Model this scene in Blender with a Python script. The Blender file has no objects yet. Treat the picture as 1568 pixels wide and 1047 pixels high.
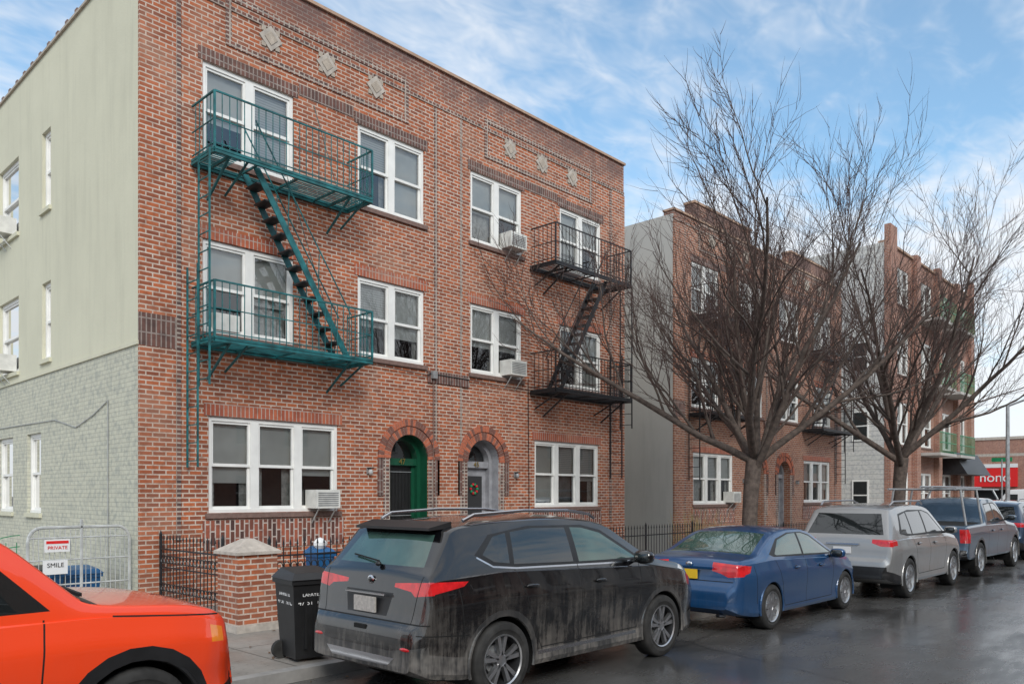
import bpy, bmesh, math, random
from mathutils import Vector, Matrix
R=random.Random(11)
S=bpy.context.scene
COL=S.collection
rad=math.radians
# ------------------------------------------------------------------ materials
MATS={}
class NT:
    def __init__(s,name):
        s.m=bpy.data.materials.new(name); s.m.use_nodes=True
        s.t=s.m.node_tree; s.n=s.t.nodes; s.b=s.n['Principled BSDF']; s.o=s.n['Material Output']
        s.tc=s.n.new('ShaderNodeTexCoord'); MATS[name]=s.m
    def new(s,t,**k):
        x=s.n.new(t)
        for a,b in k.items(): setattr(x,a,b)
        return x
    def link(s,a,b): s.t.links.new(a,b)
    def math(s,op,a,b=None,c=None):
        x=s.new('ShaderNodeMath',operation=op)
        for i,v in enumerate((a,b,c)):
            if v is None: continue
            if isinstance(v,(int,float)): x.inputs[i].default_value=v
            else: s.link(v,x.inputs[i])
        return x.outputs[0]
    def noise(s,sc,det=3,rough=.6,vec=None,dist=0):
        x=s.new('ShaderNodeTexNoise'); x.inputs['Scale'].default_value=sc; x.inputs['Detail'].default_value=det
        x.inputs['Roughness'].default_value=rough; x.inputs['Distortion'].default_value=dist
        s.link(vec or s.tc.outputs['Object'],x.inputs['Vector']); return x.outputs[0]
    def ramp(s,f,a,b,lo=0.,hi=1.):
        x=s.new('ShaderNodeMapRange'); x.clamp=True
        s.link(f,x.inputs[0]); x.inputs[1].default_value=a;x.inputs[2].default_value=b;x.inputs[3].default_value=lo;x.inputs[4].default_value=hi
        return x.outputs[0]
    def mix(s,f,a,b,mode='MIX'):
        x=s.new('ShaderNodeMixRGB',blend_type=mode)
        for k,v in (('Fac',f),('Color1',a),('Color2',b)):
            if isinstance(v,(int,float)): x.inputs[k].default_value=v
            elif isinstance(v,tuple): x.inputs[k].default_value=(*v[:3],1)
            else: s.link(v,x.inputs[k])
        return x.outputs[0]
    def bump(s,h,st,dist=.01):
        x=s.new('ShaderNodeBump'); x.inputs['Strength'].default_value=st; x.inputs['Distance'].default_value=dist
        s.link(h,x.inputs['Height']); s.link(x.outputs[0],s.b.inputs['Normal'])
    def map(s,sc=(1,1,1),rot=(0,0,0)):
        x=s.new('ShaderNodeMapping'); x.inputs['Scale'].default_value=sc; x.inputs['Rotation'].default_value=rot
        s.link(s.tc.outputs['Object'],x.inputs['Vector']); return x.outputs[0]
    def xyz(s):
        x=s.new('ShaderNodeSeparateXYZ'); s.link(s.tc.outputs['Object'],x.inputs[0]); return x.outputs
def mat(name,c,rough=.6,metal=0,var=.2,sc=6,bump=0,coat=0,bsc=None):
    t=NT(name)
    if var>.06:
        f=t.ramp(t.noise(sc,2),.3,.7)
        t.link(t.mix(f,tuple(x*(1-var) for x in c),tuple(min(1,x*(1+var)) for x in c)),t.b.inputs['Base Color'])
    else: t.b.inputs['Base Color'].default_value=(*c,1)
    t.b.inputs['Roughness'].default_value=rough; t.b.inputs['Metallic'].default_value=metal
    t.b.inputs['Coat Weight'].default_value=coat
    if bump: t.bump(t.noise(bsc or sc*6,2),bump)
    return t.m
def brick(name,c1,c2,mo,w=.205,h=.072,ms=.011,swap=False,stain=None,off=.5,var=.5,bias=0,eff=.4):
    t=NT(name); x,y,z=t.xyz()
    u=t.math('ADD',x,y); cb=t.new('ShaderNodeCombineXYZ')
    if swap: t.link(z,cb.inputs[0]); t.link(u,cb.inputs[1])
    else: t.link(u,cb.inputs[0]); t.link(z,cb.inputs[1])
    b=t.new('ShaderNodeTexBrick'); b.offset=off; t.link(cb.outputs[0],b.inputs['Vector'])
    b.inputs['Scale'].default_value=1; b.inputs['Mortar Size'].default_value=ms; b.inputs['Mortar Smooth'].default_value=.15
    b.inputs['Bias'].default_value=bias; b.inputs['Brick Width'].default_value=w; b.inputs['Row Height'].default_value=h
    for k,c in (('Color1',c1),('Color2',c2),('Mortar',mo)): b.inputs[k].default_value=(*c,1)
    n1=t.noise(1.1,4,.65); n2=t.noise(9,2)
    c=t.mix(t.ramp(n1,.35,.7,0,var*.55),b.outputs[0],tuple(v*.42 for v in c1))
    c=t.mix(t.ramp(n2,.45,.7,0,.45),c,(c1[0]*.35,c1[1]*.4,c1[2]*.5))
    c=t.mix(t.ramp(t.noise(.5,4,.7,dist=1.),.5,.75,0,eff),c,(.50,.33,.24))
    if stain:
        s1=t.ramp(z,stain[0],stain[1]); s2=t.math('MULTIPLY',s1,t.ramp(t.noise(1.6,3),.36,.58,.25,.8))
        c=t.mix(s2,c,(.13,.085,.08))
    t.link(c,t.b.inputs['Base Color']); t.b.inputs['Roughness'].default_value=.85
    inv=t.math('SUBTRACT',1.,b.outputs[1]); t.bump(t.math('ADD',inv,t.math('MULTIPLY',n2,.3)),.5,.014)
    return t.m
brick('brick',(.50,.135,.05),(.23,.07,.038),(.60,.50,.42),stain=(9.9,10.5))
brick('brick_soldier',(.50,.13,.06),(.34,.08,.045),(.46,.37,.32),w=.2,h=.075,swap=True,off=0,ms=.009)
brick('brick_dark',(.11,.06,.05),(.2,.085,.065),(.34,.28,.25),w=.22,h=.075,swap=True,off=0,ms=.011,eff=.1)
brick('brick_weave',(.40,.11,.06),(.04,.03,.03),(.55,.47,.42),w=.24,h=.085,swap=True,ms=.012,eff=0)
brick('brick_header',(.10,.06,.055),(.30,.11,.07),(.50,.43,.37),w=.1,h=.072,ms=.014,off=0,eff=.1)
brick('brick_far',(.42,.16,.085),(.27,.10,.06),(.46,.38,.32),stain=(9.7,10.4))
brick('brick_brown',(.42,.18,.11),(.30,.12,.08),(.42,.34,.3))
brick('stucco_brick',(.58,.57,.46),(.54,.53,.43),(.44,.43,.35),ms=.007,var=.12,eff=0)
brick('siding',(.62,.6,.57),(.58,.57,.54),(.36,.35,.33),w=4,h=.22,ms=.012,var=.12,eff=0)
def stucco(name,c):
    t=NT(name); n=t.noise(.7,4,.7); st=t.noise(1.4,4,.7,t.map((3,3,.25)))
    cc=t.mix(t.ramp(n,.3,.7,0,.5),c,tuple(v*.82 for v in c)); cc=t.mix(t.ramp(st,.5,.8,0,.35),cc,tuple(v*.6 for v in c))
    t.link(cc,t.b.inputs['Base Color']); t.b.inputs['Roughness'].default_value=.9; t.bump(t.noise(25,2),.25)
stucco('stucco',(.64,.62,.48)); stucco('grey_render',(.48,.46,.43)); stucco('light_render',(.6,.58,.55))
mat('stone',(.44,.39,.34),.8,sc=9,bump=.3); mat('coping',(.42,.28,.2),.8,sc=5,bump=.2)
mat('sill',(.19,.12,.10),.8,sc=14,bump=.3); mat('lime',(.40,.34,.28),.8,sc=8,bump=.3)
mat('brk_a',(.44,.13,.07),.85,sc=20,bump=.3); mat('brk_b',(.19,.08,.06),.85,sc=20,bump=.3); mat('mortar',(.5,.43,.37),.9,var=.1)
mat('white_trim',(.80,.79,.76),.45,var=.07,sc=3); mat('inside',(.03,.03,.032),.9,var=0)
mat('shade_white',(.74,.73,.70),.8,var=.1,sc=2); mat('curtain',(.55,.53,.5),.9,var=.3,sc=14)
t=NT('blind'); z=t.xyz()[2]; w=t.math('FRACT',t.math('MULTIPLY',z,22.))
t.link(t.mix(t.ramp(w,.6,.95),(.72,.72,.7),(.36,.36,.36)),t.b.inputs['Base Color'])
def glassmat(name,tint,base):
    t=NT(name); g=t.new('ShaderNodeBsdfGlossy'); g.inputs['Roughness'].default_value=.02
    tr=t.new('ShaderNodeBsdfTransparent'); tr.inputs['Color'].default_value=(*tint,1)
    fr=t.new('ShaderNodeFresnel'); fr.inputs['IOR'].default_value=1.5
    f=t.math('ADD',fr.outputs[0],base); mx=t.new('ShaderNodeMixShader'); t.link(f,mx.inputs[0]); t.link(tr.outputs[0],mx.inputs[1]); t.link(g.outputs[0],mx.inputs[2])
    bp=t.new('ShaderNodeBump'); bp.inputs['Strength'].default_value=.08; t.link(t.noise(1.5,1),bp.inputs['Height']); t.link(bp.outputs[0],g.inputs['Normal'])
    t.link(mx.outputs[0],t.o.inputs['Surface'])
glassmat('glass',(.88,.9,.89),.12)
mat('green_iron',(.012,.12,.13),.5,var=.5,sc=5); mat('black_iron',(.018,.018,.02),.45,var=.3); mat('white_iron',(.5,.51,.5),.5,.2)
mat('door_green',(.006,.07,.035),.35,var=.1,coat=.3); mat('door_black',(.015,.015,.015),.35); mat('door_grey',(.30,.30,.32),.5)
mat('gold',(.5,.35,.1),.3,.8); mat('ac_white',(.66,.65,.61),.5,var=.12); mat('ac_grille',(.25,.25,.25),.6)
mat('bark',(.10,.075,.062),.9,sc=10,bump=.6,var=.4); mat('twig',(.075,.045,.038),.9,var=0)
mat('roof',(.1,.1,.1),.9); mat('dark_plastic',(.014,.014,.015),.45,var=.2); mat('rubber',(.024,.023,.022),.8,sc=8,var=.5)
mat('alloy',(.5,.5,.51),.3,.9,var=.1); mat('alloy_dark',(.03,.03,.032),.4,.4); mat('chrome',(.6,.6,.62),.18,1,var=.03)
mat('blue_bin',(.015,.10,.25),.4); mat('white_paint',(.75,.75,.75),.5,var=.05); mat('red_paint',(.7,.02,.02),.4,var=.05)
mat('sign_green',(.01,.22,.09),.4); mat('yellow_plate',(.8,.5,.03),.4,var=.05); mat('plate_dirty',(.42,.39,.36),.6,sc=30)
mat('dry_grass',(.42,.32,.16),.9,var=.4); mat('galv',(.38,.39,.4),.45,.5); mat('soil',(.06,.045,.035),.95,bump=.5,sc=10); mat('leaf',(.14,.075,.035),.9,var=.4)
mat('car_glass',(.012,.015,.016),.03,var=.05,coat=1); mat('car_glass_lt',(.045,.09,.075),.03,var=.3,sc=2,coat=1)
mat('lens_red',(.55,.010,.013),.15,coat=1,var=.3,sc=12); mat('lens_amber',(.9,.25,.02),.15,coat=1,var=.1); mat('lens_clear',(.6,.6,.6),.12,.3,coat=1,var=.1)
mat('seam',(.004,.004,.004),.8,var=0); mat('orange_safety',(.8,.2,.02),.5)
def paint(name,c,metal=.3,rough=.3,dirt=.5,dc=(.24,.22,.20),z0=.1,z1=1.0,base=.04,lo=.42,hi=.62,ss=.32):
    t=NT(name); z=t.xyz()[2]
    n=t.noise(1.8,4,.75); st=t.noise(5,4,.75,t.map((4,4,ss)))
    h=t.ramp(z,z0,z1,1,0); d=t.math('MULTIPLY',t.math('ADD',h,base),t.ramp(t.math('ADD',t.math('MULTIPLY',n,.55),t.math('MULTIPLY',st,.45)),lo,hi,.03,1.))
    d=t.math('MINIMUM',t.math('MULTIPLY',d,dirt),1.)
    t.link(t.mix(d,c,dc),t.b.inputs['Base Color']); t.link(t.math('ADD',t.math('MULTIPLY',d,.6),rough),t.b.inputs['Roughness'])
    t.b.inputs['Metallic'].default_value=metal; t.link(t.math('SUBTRACT',1.,d),t.b.inputs['Coat Weight']); t.b.inputs['Coat Roughness'].default_value=.02
paint('paint_black',(.003,.003,.004),.0,.18,.62,dc=(.25,.225,.20),z0=.3,z1=1.2,base=.0,lo=.46,hi=.64)
paint('paint_orange',(.90,.062,.010),.0,.3,.08); paint('paint_blue',(.006,.06,.17),.25,.3,.15)
paint('paint_silver',(.33,.33,.33),.5,.35,.4); paint('paint_slate',(.06,.105,.16),.4,.3,.3); paint('paint_white',(.75,.75,.75),0,.3,.2)
paint('paint_navy',(.02,.05,.10),.4,.3,.3); paint('cladding',(.02,.02,.021),0,.5,.85,dc=(.27,.245,.22),z0=.1,z1=.9,lo=.44,hi=.6)
# road / pavement
t=NT('asphalt_wet'); n=t.noise(.35,4,.65); n2=t.noise(40,2); n3=t.noise(2.2,4,.7,t.map((.25,1,1)))
c=t.mix(t.ramp(n,.35,.65),(.045,.044,.043),(.085,.083,.08)); c=t.mix(t.ramp(n2,.4,.8,0,.4),c,(.16,.155,.15))
v=t.new('ShaderNodeTexVoronoi'); v.feature='DISTANCE_TO_EDGE'; v.inputs['Scale'].default_value=.38
nw=t.new('ShaderNodeTexNoise'); nw.inputs['Scale'].default_value=1.5; t.link(t.tc.outputs['Object'],nw.inputs['Vector'])
vm=t.new('ShaderNodeMixRGB'); vm.inputs[0].default_value=.25; t.link(t.tc.outputs['Object'],vm.inputs[1]); t.link(nw.outputs[1],vm.inputs[2]); t.link(vm.outputs[0],v.inputs['Vector'])
c=t.mix(t.ramp(v.outputs[0],.0,.012,.6,0),c,(.015,.015,.015))
t.link(c,t.b.inputs['Base Color']); t.link(t.ramp(t.math('ADD',t.math('MULTIPLY',n,.6),t.math('MULTIPLY',n3,.4)),.42,.62,.09,.45),t.b.inputs['Roughness']); t.bump(n2,.3,.005)
t=NT('pavement'); b=t.new('ShaderNodeTexBrick'); b.offset=0; t.link(t.tc.outputs['Object'],b.inputs['Vector']); b.inputs['Scale'].default_value=1
b.inputs['Brick Width'].default_value=1.5; b.inputs['Row Height'].default_value=1.45; b.inputs['Mortar Size'].default_value=.012
for k,c in (('Color1',(.33,.30,.27)),('Color2',(.27,.25,.23)),('Mortar',(.1,.09,.08))): b.inputs[k].default_value=(*c,1)
c=t.mix(t.ramp(t.noise(1.3,4,.7),.35,.7,0,.6),b.outputs[0],(.14,.13,.115)); c=t.mix(t.ramp(t.noise(18,2),.58,.72,0,.5),c,(.08,.075,.07)); t.link(c,t.b.inputs['Base Color']); t.link(t.ramp(t.noise(1,3),.4,.6,.35,.85),t.b.inputs['Roughness']); t.bump(t.noise(30,2),.3)
mat('kerb',(.28,.27,.26),.7,sc=5,bump=.3); mat('earth',(.16,.15,.14),.9,sc=.05)
# ------------------------------------------------------------------ mesh builder
class MB:
    def __init__(s): s.v=[];s.f=[];s.m=[]
    def add(s,vs,fs,m):
        o=len(s.v); s.v+=[tuple(v) for v in vs]; s.f+=[tuple(i+o for i in f) for f in fs]; s.m+=[m]*len(fs)
    def hexa(s,p,m): s.add(p,[(0,3,2,1),(4,5,6,7),(0,1,5,4),(1,2,6,5),(2,3,7,6),(3,0,4,7)],m)
    def box(s,x0,x1,y0,y1,z0,z1,m): s.hexa([(x0,y0,z0),(x1,y0,z0),(x1,y1,z0),(x0,y1,z0),(x0,y0,z1),(x1,y0,z1),(x1,y1,z1),(x0,y1,z1)],m)
    def quad(s,p,m): s.add(p,[tuple(range(len(p)))],m)
    def bar(s,p,q,r,m,n=4,r2=None):
        p=Vector(p);q=Vector(q);d=(q-p)
        if d.length<1e-6:return
        d.normalize(); u=d.cross(Vector((0,0,1)))
        if u.length<.1: u=d.cross(Vector((1,0,0)))
        u.normalize(); w=d.cross(u); r2=r if r2 is None else r2; vs=[]
        for c,rr in ((p,r),(q,r2)):
            for i in range(n):
                a=2*math.pi*(i+.5)/n; vs.append(c+u*math.cos(a)*rr+w*math.sin(a)*rr)
        s.add(vs,[(i,(i+1)%n,n+(i+1)%n,n+i) for i in range(n)]+[tuple(range(n))[::-1],tuple(range(n,2*n))],m)
    def line(s,pts,r,m,n=6):
        for a,b in zip(pts,pts[1:]): s.bar(a,b,r,m,n)
    def lathe(s,c,prof,m,n=28,sgn=1,a0=0,a1=2*math.pi):
        full=abs(a1-a0-2*math.pi)<1e-6; k=n if full else n+1; vs=[]
        for r,y in prof:
            for i in range(k):
                a=a0+(a1-a0)*i/n; vs.append((c[0]+r*math.cos(a),c[1]+y*sgn,c[2]+r*math.sin(a)))
        fs=[]
        for j in range(len(prof)-1):
            for i in range(n):
                i2=(i+1)%k; fs.append((j*k+i,j*k+i2,(j+1)*k+i2,(j+1)*k+i))
        s.add(vs,fs,m)
    def ball(s,c,rx,ry,rz,m,n=14,e=1.):
        g=lambda v:math.copysign(abs(v)**e,v); vs=[];fs=[];h=n//2
        for j in range(h+1):
            ph=-math.pi/2+math.pi*j/h
            for i in range(n):
                a=2*math.pi*i/n; vs.append((c[0]+rx*g(math.cos(ph))*g(math.cos(a)),c[1]+ry*g(math.cos(ph))*g(math.sin(a)),c[2]+rz*g(math.sin(ph))))
        for j in range(h):
            for i in range(n): fs.append((j*n+i,j*n+(i+1)%n,(j+1)*n+(i+1)%n,(j+1)*n+i))
        s.add(vs,fs,m)
    def obj(s,name,parent=None,smooth=False,local=False):
        me=bpy.data.meshes.new(name); me.from_pydata(s.v,[],s.f); keys=sorted(set(s.m)); ix={k:i for i,k in enumerate(keys)}
        for k in keys: me.materials.append(MATS[k])
        me.polygons.foreach_set('material_index',[ix[k] for k in s.m])
        if smooth: me.polygons.foreach_set('use_smooth',[True]*len(me.polygons))
        me.update(); o=bpy.data.objects.new(name,me); COL.objects.link(o)
        if smooth: 
            try: me.set_sharp_from_angle(angle=rad(40))
            except Exception: pass
        if parent is not None:
            o.parent=parent
            if not local: o.matrix_parent_inverse=Matrix.Translation(-Vector(parent.location))
        return o
def empty(name,loc):
    e=bpy.data.objects.new(name,None); e.location=loc; e.empty_display_size=.3; COL.objects.link(e); return e
def text(name,s,loc,rot,size,m,parent,ext=.004):
    c=bpy.data.curves.new(name,'FONT'); c.body=s; c.size=size; c.extrude=ext; c.align_x='CENTER'; c.align_y='CENTER'; c.materials.append(MATS[m])
    o=bpy.data.objects.new(name,c); o.location=loc; o.rotation_euler=rot; COL.objects.link(o); o.parent=parent; o.matrix_parent_inverse=Matrix.Translation(-Vector(parent.location)); return o
def PX(Y): return lambda u,z,d:(u,Y+d,z)
def PY(X,s=1): return lambda u,z,d:(X+d*s,u,z)
def pbox(mb,P,u0,u1,z0,z1,d0,d1,m):
    mb.hexa([P(u0,z0,d0),P(u1,z0,d0),P(u1,z0,d1),P(u0,z0,d1),P(u0,z1,d0),P(u1,z1,d0),P(u1,z1,d1),P(u0,z1,d1)],m)
def sheet(mb,P,u0,u1,z0,z1,ops,m,rev=.13,zc=()):
    xs=sorted({u0,u1,*[o[0] for o in ops],*[o[1] for o in ops]}); zs=sorted({z0,z1,*[o[2] for o in ops],*[o[3] for o in ops],*zc})
    for a,b in zip(xs,xs[1:]):
        for c,d in zip(zs,zs[1:]):
            cx,cz=(a+b)/2,(c+d)/2
            if any(o[0]<cx<o[1] and o[2]<cz<o[3] for o in ops): continue
            mb.quad([P(a,c,0),P(b,c,0),P(b,d,0),P(a,d,0)],m(cz) if callable(m) else m)
    for o in ops:
        a,b,c,d=o[:4]; mm=m((c+d)/2) if callable(m) else m; r=o[4] if len(o)>4 else rev
        mb.quad([P(a,c,0),P(a,d,0),P(a,d,r),P(a,c,r)],mm); mb.quad([P(b,c,0),P(b,d,0),P(b,d,r),P(b,c,r)],mm)
        mb.quad([P(a,c,0),P(b,c,0),P(b,c,r),P(a,c,r)],mm)
        if len(o)<=4: mb.quad([P(a,d,0),P(b,d,0),P(b,d,r),P(a,d,r)],mm)
def window(mb,P,u0,u1,z0,z1,n=2,mull=.15,shade=None,sill=True):
    W='white_trim'; e=.003
    pbox(mb,P,u0+e,u1-e,z1-.07,z1-e,.03,.14,W); pbox(mb,P,u0+e,u1-e,z0+e,z0+.06,.02,.14,W)
    pbox(mb,P,u0+e,u0+.065,z0+.06,z1-.07,.03,.14,W); pbox(mb,P,u1-.065,u1-e,z0+.06,z1-.07,.03,.14,W)
    a=u0+.065; wdt=(u1-u0-.13-mull*(n-1))/n; zm=(z0+z1)/2
    for i in range(n):
        b=a+wdt; A=z0+.06; B=z1-.07
        pbox(mb,P,a,b,B-.04,B,.05,.1,W); pbox(mb,P,a,a+.035,zm+.025,B-.04,.05,.1,W); pbox(mb,P,b-.035,b,zm+.025,B-.04,.05,.1,W)
        pbox(mb,P,a,b,zm-.025,zm+.025,.045,.12,W)
        pbox(mb,P,a,a+.035,A,zm-.025,.075,.125,W); pbox(mb,P,b-.035,b,A,zm-.025,.075,.125,W); pbox(mb,P,a+.035,b-.035,A,A+.05,.075,.125,W)
        mb.quad([P(a,zm,.08),P(b,zm,.08),P(b,B,.08),P(a,B,.08)],'glass'); mb.quad([P(a,A,.1),P(b,A,.1),P(b,zm,.1),P(a,zm,.1)],'glass')
        fr,kind=(shade[i] if shade else (R.choice([.48,.52,.55,.6,.7,.8,.95]),R.choice(['shade_white','blind','shade_white'])))
        if fr>0: mb.quad([P(a,B-(B-A)*fr,.15),P(b,B-(B-A)*fr,.15),P(b,B,.15),P(a,B,.15)],kind)
        q=R.random()
        if q<.35:
            cw=wdt*R.uniform(.15,.3)
            for s0,s1 in ((a,a+cw),(b-cw,b)): mb.quad([P(s0,A,.2),P(s1,A,.2),P(s1,B,.2),P(s0,B,.2)],'curtain')
        elif q<.65: mb.quad([P(a,A,.21),P(b,A,.21),P(b,A+(B-A)*.55,.21),P(a,A+(B-A)*.55,.21)],R.choice(['curtain','blind','ac_grille']))
        if i<n-1: pbox(mb,P,b,b+mull,A,B,.025,.14,W)
        a=b+mull
    if sill: pbox(mb,P,u0-.06,u1+.06,z0-.085,z0-.003,-.05,.12,'sill')
def ac(mb,P,u,z,w=.5,h=.34,out=.28):
    pbox(mb,P,u-w/2,u+w/2,z,z+h,-out,.08,'ac_white')
    for k in range(7): pbox(mb,P,u-w/2+.04,u+w/2-.04,z+.04+k*.037,z+.06+k*.037,-out-.006,-out+.01,'ac_grille')
    for s in(-1,1): mb.bar(P(u+s*w*.35,z,-out+.03),P(u+s*w*.35,z-.28,.0),.012,'white_iron')
YF=12.4
# ------------------------------------------------------------------ row houses (mirrored pair)
def rowhouse(name,dx,bm_='brick',hi=True,side='stucco',depth=14,H=10.72):
    e=empty(name,(11.17+dx,YF,0)); XM=11.17+dx; P=PX(YF)
    def mir(a,b,m): return (2*XM-b,2*XM-a) if m else (a,b)
    mb=MB(); wn=MB(); ops=[]; wins=[]
    for m in (0,1):
        for (a,b) in ((5.86,7.52),(8.88,10.52)):
            for (c,d) in ((7.4,8.93),(4.55,6.06)):
                u=mir(a+dx,b+dx,m); ops.append((*u,c,d)); wins.append((*u,c,d,2))
        u=mir(5.96+dx,8.44+dx,m); ops.append((*u,1.62,3.2)); wins.append((*u,1.62,3.2,3))
        u=mir(9.64+dx,10.61+dx,m); ops.append((*u,.3,3.12,.45))
    x0,x1=4.86+dx,17.48+dx
    sheet(mb,P,x0,x1,0,H,ops,bm_,zc=(4.24,))
    for w in wins:
        window(wn,P,*w[:4],n=w[4])
        top=w[3]>8; lm='brick_dark' if top else 'brick_soldier'
        pbox(mb,P,w[0]-.08,w[1]+.08,w[3]+.004,w[3]+.21,-.014,.03,lm)
    for m in (0,1):
        a,b=mir(9.64+dx,10.61+dx,m); cx=(a+b)/2; r=(b-a)/2; zc=3.12-r; N=20
        arc=[(cx+r*math.cos(math.pi*i/N),zc+r*math.sin(math.pi*i/N)) for i in range(N+1)]
        fm='door_green' if m==0 else 'door_grey'; k=.8
        for i in range(N):
            (p,q),(p2,q2)=arc[i],arc[i+1]; cu=b if i<N//2 else a
            mb.quad([P(cu,3.12,0),P(p,q,0),P(p2,q2,0)],bm_)
            mb.quad([P(p,q,0),P(p2,q2,0),P(p2,q2,.45),P(p,q,.45)],fm if hi else bm_)
            f=lambda p,q,kk:(cx+(p-cx)*kk,zc+(q-zc)*kk)
            A,B,C,D=f(p,q,.995),f(p2,q2,.995),f(p2,q2,k),f(p,q,k)
            mb.hexa([P(*A,.22),P(*B,.22),P(*B,.4),P(*A,.4),P(*D,.22),P(*C,.22),P(*C,.4),P(*D,.4)],fm)
        if hi:
            for s,ee in((a-.001,a+.012),(b-.012,b+.001)): pbox(mb,P,s,ee,.3,zc,.01,.44,fm)
        for s,ee in((a+.013,a+r*.2),(b-r*.2,b-.013)): pbox(mb,P,s,ee,.3,zc,.22,.4,fm)
        pbox(mb,P,a+r*.2,b-r*.2,zc-.12,zc+.02,.24,.4,fm)
        pbox(mb,P,a,b,.3,3.12,.44,.47,'inside')
        dm='door_black' if m==0 else 'door_grey'
        pbox(mb,P,a+r*.2,b-r*.2,.3,zc-.12,.34,.40,dm)
        if m==0:
            for k in range(9):
                uu=a+r*.3+k*(1.4*r)/8; mb.bar(P(uu,.7,.32),P(uu,zc-.2,.32),.006,'black_iron')
            for zz in (.7,1.5,zc-.25): mb.bar(P(a+.14,zz,.32),P(b-.14,zz,.32),.01,'galv')
            pbox(mb,P,a+r*.2,a+r*.36,.3,zc-.12,.31,.339,fm); pbox(mb,P,b-r*.36,b-r*.2,.3,zc-.12,.31,.339,fm)
        else:
            pbox(mb,P,a+r*.45,b-r*.45,1.3,zc-.3,.325,.35,'inside')
            if hi: 
                for kk in range(10): t_=2*math.pi*kk/10; mb.ball(P(cx+.1*math.cos(t_),2.05+.1*math.sin(t_),.3),.035,.03,.035,'lens_red' if kk%2 else 'sign_green',8)
        mb.quad([P(a+r*.2,zc+.02,.37),P(b-r*.2,zc+.02,.37),P(b-r*.2,3.1,.37),P(a+r*.2,3.1,.37)],'glass')
        if hi: text('house_number','47' if m==0 else '45',P(cx,zc-.05,.22),(rad(90),0,0),.16,'gold',e)
        pbox(mb,P,a-.25,b+.25,0,.15,-.9,.4,'stone'); pbox(mb,P,a-.1,b+.1,.15,.299,-.5,.44,'stone')
        for (ri,ro,nb,pr) in ((r+.0,r+.16,24,.03),(r+.175,r+.30,34,.045)):
            for i in range(nb):
                g=.14; t0=math.pi*(i+g/2)/nb; t1=math.pi*(i+1-g/2)/nb
                pts=[(cx+q*math.cos(tt),zc+q*math.sin(tt)) for q,tt in ((ri,t0),(ri,t1),(ro,t1),(ro,t0))]
                mb.hexa([P(*z,-pr) for z in pts]+[P(*z,.02) for z in pts],('brk_a','brk_b')[R.random()<.45])
            for i in range(24):
                t0=math.pi*i/24; t1=math.pi*(i+1)/24
                mb.quad([P(cx+q*math.cos(tt),zc+q*math.sin(tt),-pr+.008) for q,tt in ((ri,t0),(ri,t1),(ro,t1),(ro,t0))],'mortar')
        for s in(-1,1):
            ua=cx+s*(r+.014); ub=cx+s*(r+.16); pbox(mb,P,min(ua,ub),max(ua,ub),.15,zc,-.02,.02,'brick_header')
            ua=cx+s*(r+.18); ub=cx+s*(r+.30); pbox(mb,P,min(ua,ub),max(ua,ub),1.9,zc,-.03,.02,'brick_dark')
        lx=(9.12+dx) if m==0 else 2*XM-9.12-dx
        pbox(mb,P,lx-.04,lx+.04,2.32,2.44,-.03,.0,'galv'); mb.ball(P(lx,2.36,-.08),.045,.045,.06,'galv' if m else 'lens_clear',10); pbox(mb,P,lx-.045,lx+.045,2.42,2.44,-.13,-.03,'black_iron')
        for (p,q,c,d,mm,pr) in ((6.35,10.0,9.33,9.42,'brick_header',.018),(6.35,10.0,10.1,10.19,'brick_header',.018),(6.25,6.348,9.33,10.19,'brick_header',.018),(10.002,10.1,9.33,10.19,'brick_header',.018),
             (5.86,8.55,1.02,1.5,'brick_weave',.02),(10.6,XM-dx,4.22,4.46,'brick_dark',.045),(7.62,8.78,9.0,9.2,'brick_dark',.012)):
            u=mir(p+dx,q+dx,m)
            if d<H: pbox(mb,P,*u,c,d,-pr,.02,mm)
        for (p,q) in ((4.857,5.42),(10.86,XM-dx)):
            u=mir(p+dx,q+dx,m); pbox(mb,P,*u,0,4.2,-.03,.02,bm_); pbox(mb,P,*u,4.7,9.9,-.03,.02,bm_)
            if p<5: pbox(mb,P,*u,4.2,4.7,-.034,.02,'brick_dark')
            else: pbox(mb,P,*u,4.46,4.7,-.03,.02,bm_)
        for (p,q) in ((5.42,5.5),(10.78,10.86)):
            u=mir(p+dx,q+dx,m); pbox(mb,P,*u,1.2,9.9,-.022,.02,'brick_header')
        for xx in (7.06,8.19,9.29):
            u=mir(xx+dx,xx+dx,m)[0]; q=.22
            pts=[(u-q,9.76),(u,9.76-q),(u+q,9.76),(u,9.76+q)]
            mb.hexa([P(*z,-.03) for z in pts]+[P(*z,.01) for z in pts],'stone')
            q=.12; pts=[(u-q,9.76),(u,9.76-q),(u+q,9.76),(u,9.76+q)]
            mb.hexa([P(*z,-.042) for z in pts]+[P(*z,-.025) for z in pts],'lime')
            for sx,sz in ((-.13,.13),(.13,.13),(-.13,-.13),(.13,-.13)): pbox(mb,P,u+sx-.04,u+sx+.04,9.76+sz-.04,9.76+sz+.04,-.024,.01,'lime')
        if H<10.5:
            u=mir(6.0+dx,9.6+dx,m); pbox(mb,P,*u,H+.002,H+.5,-.02,.32,bm_); pbox(mb,P,u[0]-.04,u[1]+.04,H+.5,H+.57,-.06,.34,'coping')
    pbox(mb,P,x0-.03,x1+.03,H+.002,H+.06,-.05,.35,'coping')
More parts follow.
